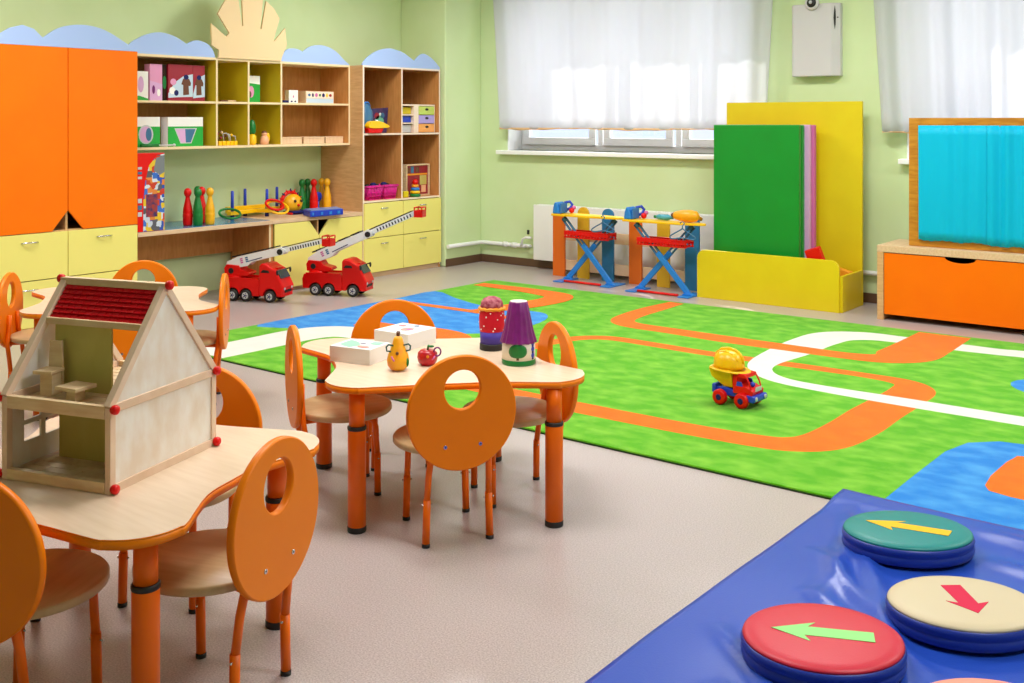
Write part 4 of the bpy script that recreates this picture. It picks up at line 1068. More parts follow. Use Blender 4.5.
# ------------------------------------------------------------------ rug
ZR = .012
r = thing('play_rug', (-2.6, 5.25, 0), 0, 'large green play rug with orange and white roads and blue patches', 'rug')
RX0, RX1, RY0, RY1 = -5.56, .40, 3.645, 6.86
b = MB(); b.box(RX0, RX1, RY0, RY1, .001, ZR, M_rg); b.build('pile', r, .004, True)
b = MB(); b.box(RX0-.006, RX1+.006, RY0-.006, RY1+.006, 0, .006, M_rback); b.build('binding', r, .002, True)
pat = MB()
def rp_(pts, lvl, m, sm=0):
    if sm: pts = spline(pts, sm)
    pat.prism(pts, (0, 0, ZR-.002), X, Y, (0, 0, .002+.0006*lvl), m)
def rrect(x0, x1, y0, y1, rd, corners=(1, 1, 1, 1), n=7):
    # rounded rectangle ccw from lower left; corners flags ll, lr, ur, ul
    out = []
    for (cx, cy, a0, f, px, py) in ((x0+rd, y0+rd, PI, corners[0], x0, y0), (x1-rd, y0+rd, 1.5*PI, corners[1], x1, y0), (x1-rd, y1-rd, 0, corners[2], x1, y1), (x0+rd, y1-rd, .5*PI, corners[3], x0, y1)):
        if not f: out.append((px, py)); continue
        for k in range(n+1):
            a = a0+.5*PI*k/n; out.append((cx+rd*math.cos(a), cy+rd*math.sin(a)))
    return out
def band(cl, w, lvl, m):
    closed = (Vector(cl[0][:2])-Vector(cl[-1][:2])).length < 1e-4
    if closed: cl = cl[:-1]
    n = len(cl); rows = []
    for i in range(n):
        a = Vector(cl[i-1 if closed else max(i-1, 0)][:2]); c_ = Vector(cl[(i+1) % n if closed else min(i+1, n-1)][:2]); d = (c_-a).normalized(); nn = Vector((-d.y, d.x))
        p = Vector(cl[i][:2]); q = p+nn*w[i]/2; s_ = p-nn*w[i]/2; zt = ZR+.0006*lvl
        rows.append([pat.bm.verts.new((q.x, q.y, ZR-.002)), pat.bm.verts.new((q.x, q.y, zt)), pat.bm.verts.new((s_.x, s_.y, zt)), pat.bm.verts.new((s_.x, s_.y, ZR-.002))])
    for i in range(n if closed else n-1):
        A, B_ = rows[i], rows[(i+1) % n]
        for k in range(3): pat.face([A[k], B_[k], B_[k+1], A[k+1]], m)
# white roads
def band2(cl, w, lvl, m, n=6):
    s = spline([(p[0], p[1]) for p in cl], n, False); ww = spline([(v, 0) for v in w], n, False)
    band(s, [x[0] for x in ww], lvl, m)
band2([(.38, 5.08), (-1.0, 5.08), (-1.6, 5.08), (-2.0, 5.085), (-2.24, 5.12), (-2.40, 5.24), (-2.475, 5.44), (-2.475, 5.8), (-2.47, 6.12), (-2.43, 6.36), (-2.28, 6.49), (-2.08, 6.515), (-1.75, 6.51), (-1.5, 6.52), (-1.2, 6.55), (.38, 6.55)],
      [.15, .15, .15, .12, .11, .12, .16, .24, .26, .27, .24, .20, .20, .18, .19, .19], 1, M_rw)
# lower orange loop
band2([(-3.72, 5.10), (-3.66, 5.33), (-3.50, 5.46), (-3.2, 5.465), (-2.8, 5.45), (-2.3, 5.48), (-1.93, 5.49), (-1.72, 5.46), (-1.635, 5.33), (-1.63, 5.1), (-1.64, 4.8), (-1.64, 4.5), (-1.67, 4.25), (-1.76, 4.13), (-1.9, 4.085), (-2.2, 4.06), (-2.6, 4.05), (-3.2, 4.05), (-3.52, 4.07), (-3.70, 4.2), (-3.74, 4.5), (-3.74, 4.8), (-3.72, 5.10)],
      [.11, .11, .11, .11, .11, .11, .10, .14, .21, .22, .23, .23, .22, .19, .17, .16, .16, .16, .15, .14, .12, .11, .11], 0.5, M_ro)
# upper orange road
band2([(-3.79, 6.82), (-3.80, 6.5), (-3.79, 6.2), (-3.74, 5.99), (-3.60, 5.90), (-3.3, 5.89), (-2.9, 5.87), (-2.5, 5.875), (-2.2, 5.88), (-2.0, 5.93), (-1.915, 6.08), (-1.90, 6.35), (-1.90, 6.82)],
      [.12, .16, .16, .16, .16, .16, .18, .17, .16, .21, .33, .33, .31], 2, M_ro)
# blue pond with orange spot, right front
rp_([(-1.245, 3.665), (-1.24, 4.04), (-1.23, 4.42), (-1.19, 4.60), (-1.09, 4.70), (-.95, 4.73), (-.3, 4.73), (-.05, 4.6), (-.02, 4.3), (-.02, 3.665)], 1, M_rb)
rp_([(-1.0, 4.10), (-1.005, 4.35), (-.99, 4.50), (-.93, 4.56), (-.5, 4.57), (-.40, 4.45), (-.40, 4.1), (-.5, 4.02), (-.9, 4.03)], 2, M_ro, 2)
rp_(circ(24, .42, .26, -.87, 5.80), 1, M_rb)
# left blue patch, white and orange roads
rp_(spline([(-5.552, 4.40), (-5.552, 5.0), (-5.552, 5.7), (-5.552, 6.12), (-5.22, 5.98), (-4.88, 5.86), (-4.62, 5.86), (-4.36, 5.90), (-4.2, 5.77), (-4.12, 5.48), (-4.17, 5.16), (-4.33, 4.98), (-4.5, 4.85), (-4.7, 4.7), (-5.0, 4.6), (-5.25, 4.48), (-5.4, 4.40)], 3), 1, M_rb)
band2([(-5.09, 3.655), (-5.085, 3.9), (-5.085, 4.15), (-5.08, 4.36), (-5.02, 4.52), (-4.88, 4.60), (-4.6, 4.61), (-4.35, 4.6)], [.33, .33, .33, .34, .34, .30, .26, .26], 3, M_rw)
band2([(-5.05, 4.86), (-4.8, 4.86), (-4.5, 4.93), (-4.25, 4.86), (-4.12, 4.6), (-4.12, 4.3), (-4.2, 3.9)], [.17, .2, .22, .22, .2, .2, .2], 4, M_ro)
band2([(-5.54, 5.60), (-5.0, 5.62), (-4.6, 5.62), (-4.20, 5.55)], [.075, .075, .07, .06], 5, M_ro)
band2([(-5.50, 6.60), (-5.1, 6.60), (-4.85, 6.58), (-4.66, 6.53), (-4.58, 6.38), (-4.60, 6.1), (-4.66, 5.85), (-4.74, 5.60)], [.13, .16, .19, .22, .22, .22, .18, .12], 6, M_ro)
pat.build('pattern', r, 0, True)

# ------------------------------------------------------------------ blue floor mat and target pads
r = thing('vinyl_mat', (-.5, 2.4, 0), 0, 'thin creased blue vinyl mat spread over the floor and rug edge', 'mat')
b = MB(); nx, ny = 120, 150; g = []
mx0, mx1, my0, my1 = -1.395, .55, 1.15, 3.725
def fold(x, y, x0, y0, ang, w, h, L):
    dx, dy = x-x0, y-y0; u = dx*math.cos(ang)+dy*math.sin(ang); v = -dx*math.sin(ang)+dy*math.cos(ang)
    if u < 0 or u > L: return 0
    return h*math.exp(-(v/w)**2)*math.sin(PI*u/L)**.7
for j in range(ny+1):
    row = []
    for i in range(nx+1):
        x = mx0+(mx1-mx0)*i/nx; y = my0+(my1-my0)*j/ny
        sk = (y-my0)/(my1-my0); xx = x-.02*(1-sk)-.006*math.sin(3.1*y); yy = y-.035*(x-mx0)/(1.2)
        z = .003
        # hem over rug
        lift = .0155 if yy > 3.63 else (.0155*max(0, (yy-3.48)/.15)**2 if yy > 3.48 else 0)
        z += lift
        z += fold(xx, yy, -1.33, 3.60, R(-63), .03, .024, 1.25)+fold(xx, yy, -1.28, 3.2, R(-50), .03, .020, .6)+fold(xx, yy, -1.2, 2.9, R(-32), .03, .018, .55)
        z += fold(xx, yy, -.85, 3.42, R(-12), .04, .024, .7)+fold(xx, yy, -1.15, 2.3, R(-70), .035, .020, .7)+fold(xx, yy, -.8, 3.2, R(-40), .03, .015, .5)
        z += fold(xx, yy, -1.30, 2.55, R(-40), .025, .015, .5)+fold(xx, yy, -1.25, 3.55, R(-80), .035, .018, .8)+fold(xx, yy, -.9, 3.62, R(-8), .03, .020, .9)
        z += .0015*(math.sin(9*xx+4*yy)+math.sin(13*yy-5*xx+1))*.5+.0015
        row.append(b.bm.verts.new((xx, yy, z)))
    g.append(row)
for j in range(ny):
    for i in range(nx): b.face([g[j][i], g[j][i+1], g[j+1][i+1], g[j+1][i]], M_bluemat, True)
o = b.build('mat_sheet', r, 0, True); s_ = o.modifiers.new('thickness', 'SOLIDIFY'); s_.thickness = .002; s_.offset = 1
def pad(x, y, top, arrow, ang, label, z=.007, al=.17, sq=1):
    ang -= R(38)
    r = thing('target_pad', (x, y, z), R(38), label, 'floor pad', 'round padded discs with arrows on the blue mat')
    rd = .200; r.scale = (1, sq, 1)
    b = MB(); b.lathe([(rd-.012, 0), (rd-.003, .004), (rd, .015), (rd-.002, .026), (rd-.0045, .029), (rd-.002, .032), (rd, .042), (rd-.004, .053)], (0, 0, 0), M_dblue, 72); b.build('side_band', r)
    b = MB(); b.lathe([(rd-.004, .0532), (rd-.006, .058), (rd-.014, .0625), (rd-.04, .0655), (.08, .067), (.001, .067)], (0, 0, 0), top, 72); b.build('top_cover', r)
    b = MB(); c_, s_ = math.cos(ang), math.sin(ang)
    U = Vector((c_, s_, 0)); V = Vector((-s_, c_, 0))
    pts = [(al*.62, .0), (al*.15, .058), (al*.22, .026), (-al*.62, .030), (-al*.62, -.024), (al*.18, -.024), (al*.08, -.052)]
    b.prism(pts, (0, 0, .0665), U, V, (0, 0, .0016), arrow); b.build('arrow', r)
VR = R(38)
pad(-1.045, 3.350, M_padteal, M_arr_y, R(188), 'teal round pad with a yellow arrow, farthest on the blue mat', .012, .21, .80)
pad(-.996, 2.528, M_padred, M_arr_g, R(205), 'red round pad with a light green arrow on the blue mat', .012, .20, .90)
pad(-.770, 2.936, M_padbeige, M_arr_r, R(-50), 'beige round pad with a crimson arrow at the right edge of the blue mat', .012, .16, .82)
pad(-.552, 2.402, M_padsalm, M_arr_r, R(60), 'salmon round pad mostly cut off by the bottom right picture edge', .012, .16, .90)

# ------------------------------------------------------------------ toy truck with the helmet
TA = R(-4)
r = thing('toy_truck', (-2.211, 4.563, ZR+.001), TA, 'small red, blue and yellow toy dump truck on the green rug', 'toy truck')
r.scale = (.93, .93, .93)
MX = Matrix.Rotation(PI/2, 4, 'X').to_3x3()
for wx in (-.062, .062):
    for s_ in (-1, 1):
        b = MB(); b.lathe([(.018, -.016), (.034, -.0165), (.0385, -.010), (.0385, .010), (.034, .0165), (.018, .016)], (wx, s_*.068, .0385), M_red, 24, MX); wo = b.build('wheel', r)
        b = MB(); b.lathe([(.012, -.019), (.016, -.016), (.016, .016), (.012, .019)], (wx, s_*.068, .0385), M_dkblue, 14, MX); b.build('hub', wo)
b = MB()
b.prism([(-.115, .045), (.10, .045), (.118, .04), (.122, .068), (.06, .075), (.02, .072), (-.03, .085), (-.115, .080)], (0, -.046, 0), X, Z, (0, .092, 0), M_blue)
b.box(-.118, -.095, -.055, .055, .05, .095, M_blue); b.build('chassis', r, .005)
b = MB(); b.prism([(.07, .035), (.128, .035), (.134, .05), (.128, .068), (.075, .068)], (0, -.068, 0), X, Z, (0, .136, 0), M_blue); b.build('bumper', r, .006)
b = MB()
b.prism([(.005, .068), (.112, .066), (.118, .088), (.075, .108), (.005, .108)], (0, -.056, 0), X, Z, (0, .112, 0), M_red)
b.prism([(.004, .105), (.024, .105), (.034, .158), (.004, .162)], (0, -.056, 0), X, Z, (0, .112, 0), M_red)
b.prism([(.004, .154), (.030, .150), (.080, .150), (.074, .166), (.02, .170)], (0, -.056, 0), X, Z, (0, .112, 0), M_red)
for s_ in (-1, 1):
    b.tube([(.105, s_*.050, .094), (.095, s_*.050, .125), (.078, s_*.048, .155)], .0045, M_red, 8)
    b.prism([(.022, .105), (.060, .105), (.052, .128), (.028, .128)], (0, s_*.0535-.003, 0), X, Z, (0, .006, 0), M_blue)
cab = b.build('cab', r, .004)
b = MB(); b.prism(rc(-.03, 0, .03, .02), (.116, 0, .086), Y, Z, (.004, 0, 0), M_sil); b.ball((.085, .0, .112), .014, M_blue, 12); b.build('dashboard', cab)
b = MB()
for s_ in (-1, 1): b.ball((.132, s_*.045, .053), .012, M_sil, 12, (.4, 1, 1))
b.build('headlight', cab)
# open skip, wider at the top
b = MB()
pro = [(-.125, .168, .072), (-.105, .12, .060), (-.06, .088, .044), (.0, .088, .040)]
lo = [(-.055, -.040, .088), (-.005, -.040, .088), (-.005, .040, .088), (-.055, .040, .088)]
mid = [(-.115, -.062, .135), (.0, -.058, .13), (.0, .058, .13), (-.115, .062, .135)]
hi = [(-.125, -.074, .178), (-.004, -.068, .176), (-.004, .068, .176), (-.125, .074, .178)]
L_ = [[b.bm.verts.new(p) for p in q] for q in (lo, mid, hi)]
inn = [[b.bm.verts.new((p[0]*.94-.004, p[1]*.93, p[2]+.004)) for p in q] for q in (lo, mid, hi)]
b.face(list(reversed(L_[0])), M_yel); b.face(inn[0], M_yel)
for q in range(2):
    for i in range(4):
        j = (i+1) % 4
        b.face([L_[q][i], L_[q][j], L_[q+1][j], L_[q+1][i]], M_yel); b.face([inn[q][j], inn[q][i], inn[q+1][i], inn[q+1][j]], M_yel)
for i in range(4):
    j = (i+1) % 4; b.face([L_[2][i], L_[2][j], inn[2][j], inn[2][i]], M_yel)
b.build('skip', r, .002)
r = thing('toy_helmet', (-2.257, 4.568, ZR+.165), R(-4), 'yellow toy hard hat lying on top of the small dump truck', 'toy helmet')
Mt = Matrix.Rotation(R(-4), 3, 'Y')
b = MB(); b.lathe([(.088, .002), (.090, .02), (.086, .046), (.072, .070), (.048, .084), (.02, .090), (.001, .091)], (0, 0, 0), M_yel, 36, sx=1.0, sy=.88); sh = b.build('shell', r)
b = MB(); b.tube([(-.088, 0, .03), (-.078, 0, .066), (-.045, 0, .089), (0, 0, .096), (.045, 0, .089), (.078, 0, .066), (.088, 0, .03)], .008, M_yel, 10)
for s_ in (-1, 1): b.tube([(-.075, s_*.035, .045), (-.04, s_*.038, .077), (0, s_*.039, .086), (.04, s_*.038, .077), (.075, s_*.035, .045)], .005, M_yel, 8)
b.build('ridge', sh)
r.scale = (.84, .84, .95)
n = 40
b = MB(); A = []; B = []; C_ = []; D_ = []
for k in range(n):
    a = 2*PI*k/n; k2 = 1+.16*max(0, math.cos(a))**2
    f = lambda rad, z: b.bm.verts.new((rad*k2*math.cos(a), rad*.9*math.sin(a), z-.010*max(0, math.cos(a))))
    A.append(f(.084, .006)); B.append(f(.112, .0005)); C_.append(f(.113, -.004)); D_.append(f(.084, -.001))
for k in range(n):
    j = (k+1) % n
    b.face([A[k], A[j], B[j], B[k]], M_yel, True); b.face([B[k], B[j], C_[j], C_[k]], M_yel, True); b.face([C_[k], C_[j], D_[j], D_[k]], M_yel, True); b.face([D_[k], D_[j], A[j], A[k]], M_yel, True)
b.build('brim', r)

# ------------------------------------------------------------------ yellow box with gym mats
r = thing('mat_bin', (-3.27, 7.42, 0), 0, 'yellow wooden bin with a tall back board under the window', 'bin')
b = MB(); b.box(-3.785, -2.70, 7.615, 7.640, .0, 1.495, M_lime); b.build('back_board', r, .003, True)
pts = rrect(-3.832, -2.72, .0, .366, .065, (0, 0, 1, 1))
b = MB(); b.prism(pts, (0, 7.21, 0), X, Z, (0, .022, 0), M_lime); b.build('front_board', r, .002, True)
for xa in (-2.724, -3.79):
    b = MB(); b.box(xa, xa+.022, 7.2325, 7.6145, 0.0, .256, M_lime); b.build('side_board', r, .002, True)
b = MB(); b.box(-3.767, -2.725, 7.2325, 7.6145, .02, .036, M_lime); b.build('bottom_board', r, 0, True)
def gmat(y0, y1, x0, x1, m, label, z1=1.322, bev=.006):
    b = MB(); b.box(x0, x1, y0, y1, .0365, z1, m); tag(b.build('gym_mat', bevel=bev), label, 'gym mat')
gmat(7.352, 7.400, -3.765, -3.074, M_gmat, 'green gym mat at the front of the yellow bin')
gmat(7.405, 7.437, -3.764, -3.068, M_gmat, 'second green gym mat just behind the front green one', 1.320)
gmat(7.4405, 7.4535, -3.763, -3.070, M_teal, 'pale teal gym mat between green and lilac mats in the yellow bin', 1.319)
gmat(7.456, 7.497, -3.762, -3.036, M_lilac, 'lilac gym mat next to the pale teal one in the yellow bin', 1.322)
gmat(7.502, 7.545, -3.76, -3.018, M_rose, 'rose pink gym mat at the back of the stack in the yellow bin', 1.320)
r = thing('foam_block', (-2.88, 7.31, .037), 0, 'red foam wedge leaning out of the yellow bin against the green mats', 'block')
b = MB(); Mr = Matrix.Translation((-2.875, 7.30, .246)) @ Matrix.Rotation(R(-20), 4, 'Y') @ Matrix.Rotation(R(6), 4, 'X'); b.box(-.055, .055, -.028, .028, -.185, .20, M_red, Mr); b.build('wedge', r, .006, True)
for (x, y, z, ry, m, lb) in ((-2.81, 7.49, .205, 14, M_gold, 'orange block inside the right end of the yellow bin'), (-2.795, 7.40, .115, -3, M_brown, 'brown block low inside the yellow bin'), (-3.14, 7.29, .25, 30, M_green, 'green block inside the yellow bin before the red wedge'), (-2.83, 7.56, .12, 3, M_red, 'red block low inside the yellow bin'), (-2.93, 7.55, .11, 3, M_blue, 'blue block low inside the yellow bin')):
    b = MB(); Mr = Matrix.Translation((x, y, z)) @ Matrix.Rotation(R(ry), 4, 'Y'); b.box(-.065, .065, -.03, .03, -.07, .07, m, Mr); tag(b.build('toy_block', bevel=.005), lb, 'block')

# ------------------------------------------------------------------ orange bench and puppet theatre
r = thing('storage_bench', (-1.9, 7.39, 0), 0, 'low beech bench with one wide orange drawer under the puppet theatre', 'bench')
bx0, bx1 = -2.437, -1.363
b = MB(); b.box(bx0, bx1, 7.16, 7.62, .46, .506, M_beechh); b.build('top', r, .002, True)
for xa in (bx0, bx1-.043):
    b = MB(); b.box(xa, xa+.043, 7.16, 7.62, 0, .459, M_beech); b.build('side_panel', r, .002, True)
b = MB(); b.box(bx0+.043, bx1-.043, 7.60, 7.616, .03, .459, M_dark); b.build('back_panel', r, 0, True)
arc = [(-1.9+.098*math.cos(PI+PI*k/14), .455+.034*math.sin(PI+PI*k/14)) for k in range(15)]
b = MB(); b.prism([(bx0+.046, .04), (bx1-.046, .04), (bx1-.046, .455)]+list(reversed(arc))+[(bx0+.046, .455)], (0, 7.165, 0), X, Z, (0, .018, 0), M_orange); d = b.build('drawer_front', r, .0015, True)
b = MB(); b.box(bx0+.06, bx1-.06, 7.1835, 7.59, .045, .06, M_beechd); b.box(bx0+.06, bx0+.075, 7.1835, 7.59, .06, .35, M_beechd); b.box(bx1-.075, bx1-.06, 7.1835, 7.59, .06, .35, M_beechd); b.build('drawer_box', r, 0, True)
r = thing('puppet_theatre', (-1.755, 7.30, .507), 0, 'wooden puppet theatre frame with turquoise curtains standing on the orange bench', 'puppet theatre')
tx0, tx1, tz0, tz1, ty = -2.252, -1.262, .507, 1.371, 7.25
b = MB()
b.box(tx0, tx0+.074, ty, ty+.022, tz0, tz1, M_theat); b.box(tx1-.074, tx1, ty, ty+.022, tz0, tz1, M_theat)
b.box(tx0+.074, tx1-.074, ty, ty+.022, tz1-.055, tz1, M_theat); b.box(tx0+.074, tx1-.074, ty, ty+.022, tz0, tz0+.058, M_theat); b.build('frame', r, .002, True)
for xa in (tx0, tx1-.02):
    b = MB(); b.box(xa, xa+.02, ty+.022, ty+.20, tz0, tz0+.30, M_theat); b.build('support', r, .002, True)
b = MB(); b.cyl((tx0+.06, ty-.004, tz1-.054), (tx1-.06, ty-.004, tz1-.054), .003, M_theat); b.build('curtain_rod', r, 0, True)
xm = -1.757
sheet('theatre_curtain', r, tx0+.066, xm+.004, tx0+.068, xm+.002, ty-.016, tz0+.045, tz1-.05, .0095, 3.6, M_turq, 21, nx=120, nz=12, sag=.004)
sheet('theatre_curtain', r, xm+.006, tx1-.066, xm+.004, tx1-.068, ty-.017, tz0+.036, tz1-.05, .0095, 3.6, M_turq, 33, nx=120, nz=12, sag=.004)
for o in r.children:
    if o.name.startswith('theatre_curtain'): o.location.y = -.0

# ------------------------------------------------------------------ fence and ironing boards
r = thing('picket_fence', (-4.67, 7.46, 0), 0, 'play fence of orange, yellow and blue planks before the radiator', 'fence')
def plank(x, w, h, m, rounded=True):
    b = MB()
    pts = [(x-w/2, 0), (x+w/2, 0)]
    if rounded: pts += [(x+w/2*math.cos(PI*k/12), h-w/2+w/2*math.sin(PI*k/12)) for k in range(13)]
    b.prism(pts, (0, 7.45, 0), X, Z, (0, .02, 0), m); b.build('picket', r, .002, True)
M_fo = mat('orange_plank', (226, 106, 18), .45); M_fy = mat('yellow_plank', (226, 178, 36), .45); M_fb = mat('blue_plank', (36, 120, 172), .45)
for x, w, h, m in ((-5.305, .125, .585, M_fo), (-5.05, .115, .612, M_fy), (-4.80, .115, .610, M_fb), (-4.53, .12, .575, M_fo), (-4.267, .115, .578, M_fy), (-4.005, .125, .60, M_fb)): plank(x, w, h, m)
for z in (.36, .10):
    b = MB(); b.box(-5.33, -3.98, 7.4705, 7.488, z-.045, z+.045, M_kraft); b.build('rail', r, .002, True)
def ironing(cx, cy, label, items):
    r = thing('ironing_board', (cx, cy, 0), 0, label, 'toy ironing board', 'toy ironing boards')
    b = MB()
    o = spline([(-.355, -.055), (-.345, .06), (.0, .075), (.22, .06), (.33, .025), (.355, 0), (.33, -.028), (.22, -.062), (.0, -.08), (-.30, -.075)], 5)
    b.prism(o, (0, 0, .548), X, Y, (0, 0, .018), M_yel); b.build('board', r, .004)
    for (xa, xb, y, s_) in ((-.245, .225, -.045, 1), (.225, -.245, .03, -1)):
        b = MB()
        P = Vector((xa, y, .535)); Q = Vector((xb, y, .02)); t = (Q-P).normalized(); n = Vector((t.z, 0, -t.x))*.022
        for (f0, f1, offs) in ((0, .42, None), (.42, 1, 1)):
            A = P+(Q-P)*f0; B_ = P+(Q-P)*f1
            if offs is None:
                for q in (-1, 1):
                    a = A+n*.72*q; c_ = B_+n*.72*q; k_ = n*.28
                    b.prism([(a.x-k_.x, a.z-k_.z), (c_.x-k_.x, c_.z-k_.z), (c_.x+k_.x, c_.z+k_.z), (a.x+k_.x, a.z+k_.z)], (0, y, 0), X, Z, (0, .022, 0), M_steelblue)
                b.prism([((A+n).x, (A+n).z), ((A+n+t*.04).x, (A+n+t*.04).z), ((A-n+t*.04).x, (A-n+t*.04).z), ((A-n).x, (A-n).z)], (0, y, 0), X, Z, (0, .022, 0), M_steelblue)
            else:
                b.prism([((A+n).x, (A+n).z), ((B_+n).x, (B_+n).z), ((B_-n).x, (B_-n).z), ((A-n).x, (A-n).z)], (0, y, 0), X, Z, (0, .022, 0), M_sky)
        lg = b.build('leg', r, .003)
        b = MB(); b.box(xb-.045, xb+.05, -.13, .12, .001, .010, M_sky); b.prism([(xb-.05, .011), (xb+.05, .011), (xb+.02, .03), (xb-.02, .03)], (0, y-.01, 0), X, Z, (0, .042, 0), M_sky); b.build('foot', lg, .003)
    b = MB(); b.cyl((-.19, -.10, .014), (.17, -.10, .014), .010, M_red); b.build('cross_bar', r)
    b = MB(); zt = .375
    nn = 15
    for k in range(nn):
        x = -.21+.42*k/(nn-1)
        b.box(x-.004, x+.004, -.06, .06, zt, zt+.008, M_red)
        for yy in (-.06, .06): b.tube([(x, yy, zt), (x, yy, zt+.045)], .008, M_red, 6)
    for yy in (-.06, .06):
        b.box(-.22, .22, yy-.006, yy+.006, zt+.020, zt+.056, M_red); b.box(-.22, .22, yy-.006, yy+.006, zt-.004, zt+.008, M_red)
    for xx in (-.215, .215):
        b.box(xx-.006, xx+.006, -.06, .06, zt+.038, zt+.054, M_red)
    b.build('shelf_basket', r, .002)
    return r
ironing(-4.86, 7.275, 'toy ironing board with crossed blue legs and red shelf, left of the two', 0)
ironing(-4.115, 7.215, 'toy ironing board with crossed blue legs next to the yellow bin, holding the orange toy', 0)
def iron(x, y, label):
    r = thing('toy_iron', (x, y, .567), R(0), label, 'toy iron')
    b = MB(); b.prism([(-.035, 0), (.035, 0), (.032, .03), (.018, .075), (.0, .098), (-.014, .094), (-.028, .055)], (0, -.06, 0), X, Z, (0, .115, 0), M_sky); b.build('shell', r, .008)
    b = MB(); b.box(.034, .044, -.05, .05, .004, .088, mat('grey_soleplate', (50, 120, 200), .3) if 'grey_soleplate' not in MATS else MATS['grey_soleplate']); b.build('soleplate', r, .002)
    b = MB(); b.tube([(.02, .055, .02), (.05, .085, .04), (.06, .10, .07), (.04, .09, .095), (.01, .055, .085)], .012, M_blue, 10); b.build('grip', r)
    b = MB(); b.ball((.075, .07, .022), .024, M_red, 12); b.ball((.088, .085, .046), .018, M_rose, 12); b.build('dial', r)
iron(-5.165, 7.27, 'blue toy iron standing on the left toy ironing board')
iron(-4.42, 7.21, 'blue toy iron standing at the left end of the right toy ironing board')
r = thing('toy_hairdryer', (-3.92, 7.215, .567), R(0), 'orange and yellow toy lying on the right toy ironing board', 'toy')
b = MB(); Ry = Matrix.Rotation(PI/2, 3, 'Y')
b.lathe([(.024, -.115), (.034, -.09), (.046, -.03), (.048, .03), (.040, .08), (.020, .10), (.002, .104)], (0, 0, .049), mat('orange_yellow_shell', (250, 168, 20), .35), 24, Ry); b.build('shell', r)
b = MB(); b.lathe([(.014, -.135), (.026, -.112), (.022, -.108)], (0, 0, .049), M_brown, 18, Ry); b.build('nozzle', r)
b = MB(); b.tube([(.03, .03, .05), (.055, .06, .04), (.07, .10, .018)], .015, M_gold, 10); b.build('grip', r)
r = thing('toy_spray_bottle', (-4.13, 7.25, .567), 0, 'small teal toy bottle lying beside the orange toy on the ironing board', 'toy')
b = MB(); b.lathe([(.012, -.08), (.022, -.06), (.024, .02), (.012, .05), (.010, .07)], (0, 0, .0245), mat('teal_bottle', (70, 160, 180), .3), 16, Ry); b.build('bottle', r)
b = MB(); b.lathe([(.0125, -.10), (.0125, -.079)], (0, 0, .0245), M_green, 14, Ry); b.build('cap', r)
def hanger(x, y, z, label, a):
    r = thing('toy_hanger', (x, y, z), a, label, 'hanger', 'toy hangers on the ironing boards'); r.scale = (.82, .82, .9)
    b = MB(); b.tube(spline([(-.12, -.075), (-.02, -.02), (0, -.008), (.02, -.02), (.12, -.075), (.10, -.098), (0, -.086), (-.10, -.098)], 4) and [(p[0], 0, p[1]) for p in spline([(-.12, -.075), (-.02, -.02), (0, -.008), (.02, -.02), (.12, -.075), (.10, -.098), (0, -.086), (-.10, -.098)], 4)], .006, M_steelblue, 8, closed=True); b.build('shoulder_bar', r)
    b = MB(); b.tube([(0, 0, -.012), (0, 0, .015), (.02, 0, .035), (.0, 0, .052), (-.022, 0, .038)], .0055, M_steelblue, 8); b.build('hook', r)
hanger(-4.66, 7.165, .535, 'slate blue toy hanger hooked on the right end of the left ironing board', R(8))
hanger(-3.90, 7.105, .535, 'slate blue toy hanger hooked on the right end of the right ironing board', R(8))

# ------------------------------------------------------------------ wall unit between the windows
r = thing('wall_purifier', (-3.10, 7.73, 1.69), 0, 'white wall-mounted box with a round black lens on top between the windows', 'wall unit')
b = MB(); b.prism([(-3.275, 0), (-2.905, 0), (-2.905, -.05), (-2.96, -.10), (-3.255, -.10), (-3.275, -.08)], (0, YW-.001, 1.69), X, Y, (0, 0, .55), M_grey); b.build('casing', r, .006, True)
b = MB(); RX = Matrix.Rotation(PI/2, 3, 'X')
b.lathe([(.052, -.01), (.056, 0), (.052, .012), (.038, .014)], (-3.10, YW-.115, 2.246), M_grey, 28, RX); le = b.build('lens_ring', r, 0, True)
b = MB(); b.lathe([(.038, .0), (.036, .016), (.02, .020), (.001, .021)], (-3.10, YW-.115, 2.246), M_black, 24, RX); b.ball((-3.105, YW-.135, 2.25), .014, M_sil, 12); b.build('lens', le, 0, True)
b = MB(); d_ = Vector((.055, .05, 0)).normalized(); nn = Vector((d_.y, -d_.x, 0))
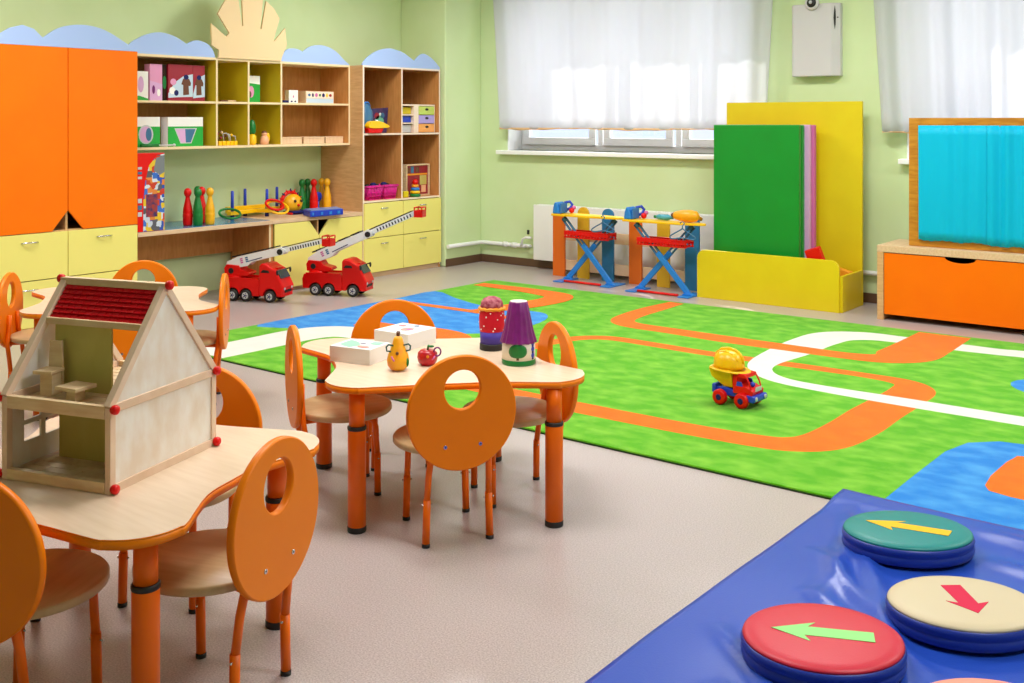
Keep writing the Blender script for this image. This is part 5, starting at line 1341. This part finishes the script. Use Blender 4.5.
O = Vector((-2.9375, YW-.0805, 2.13)); b.prism([(-.010, 0), (-.006, .05), (.0, .09), (.006, .05), (.008, 0), (.006, -.05), (.0, -.09), (-.006, -.05)], O, d_, Z, nn*.003, M_black); b.cyl(O+d_*.022, O+d_*.022+nn*.005, .005, M_dark); b.build('slot', r, 0, True)

# ------------------------------------------------------------------ light
def add_fill_light(x, y, label):  # ceiling fixtures out of view, added to fill the room with light
    r = thing('fill_ceiling_light', (x, y, ZC-.06), 0, label, 'added fill light', 'added fill lights')
    b = MB(); b.box(x-.62, x+.62, y-.32, y+.32, ZC-.06, ZC-.001, M_white); b.build('housing', r, .004, True)
    l = bpy.data.lights.new('fill_lamp', 'AREA'); l.shape = 'RECTANGLE'; l.size = 1.15; l.size_y = .55; l.energy = LAMP; l.color = (1, .985, .965)
    o = bpy.data.objects.new('fill_lamp', l); COL.objects.link(o); o.parent = r; o.location = (0, 0, -.004)
LAMP = 52
for (x, y, lb) in ((-5.2, 5.8, 'unseen fill light added over the fire trucks'), (-2.4, 5.8, 'unseen fill light added over the green rug'), (-5.2, 2.6, 'unseen fill light added over the back table'), (-2.4, 2.6, 'unseen fill light added over the middle table'), (.4, 2.6, 'unseen fill light added over the blue mat'), (.4, 5.8, 'unseen fill light added near the puppet theatre')):
    add_fill_light(x, y, lb)
w = bpy.data.worlds.new('World'); S.world = w; w.use_nodes = True
bg = w.node_tree.nodes['Background']; bg.inputs[0].default_value = (.95, .98, 1, 1); bg.inputs[1].default_value = 2.6
sl = bpy.data.lights.new('sun', 'SUN'); sl.energy = 5; sl.angle = R(.6); sl.color = (1, .96, .88)
so = bpy.data.objects.new('sun', sl); COL.objects.link(so)
so.rotation_euler = Vector((.9, -.70, -1.2)).to_track_quat('-Z', 'Y').to_euler()

# ------------------------------------------------------------------ camera
cd = bpy.data.cameras.new('camera'); co = bpy.data.objects.new('camera', cd); COL.objects.link(co)
co.location = (0, 0, 1.35); co.rotation_euler = (PI/2, 0, R(38))
cd.sensor_width = 36; cd.lens = 1048/1024*36; cd.shift_y = -(341.5-121)/1024; cd.clip_end = 300
S.camera = co
vs = S.view_settings
S.display_settings.display_device = 'sRGB'
vs.view_transform = 'Standard'; vs.look = 'None'; vs.gamma = 1; vs.use_curve_mapping = False
vs.exposure = 0.0
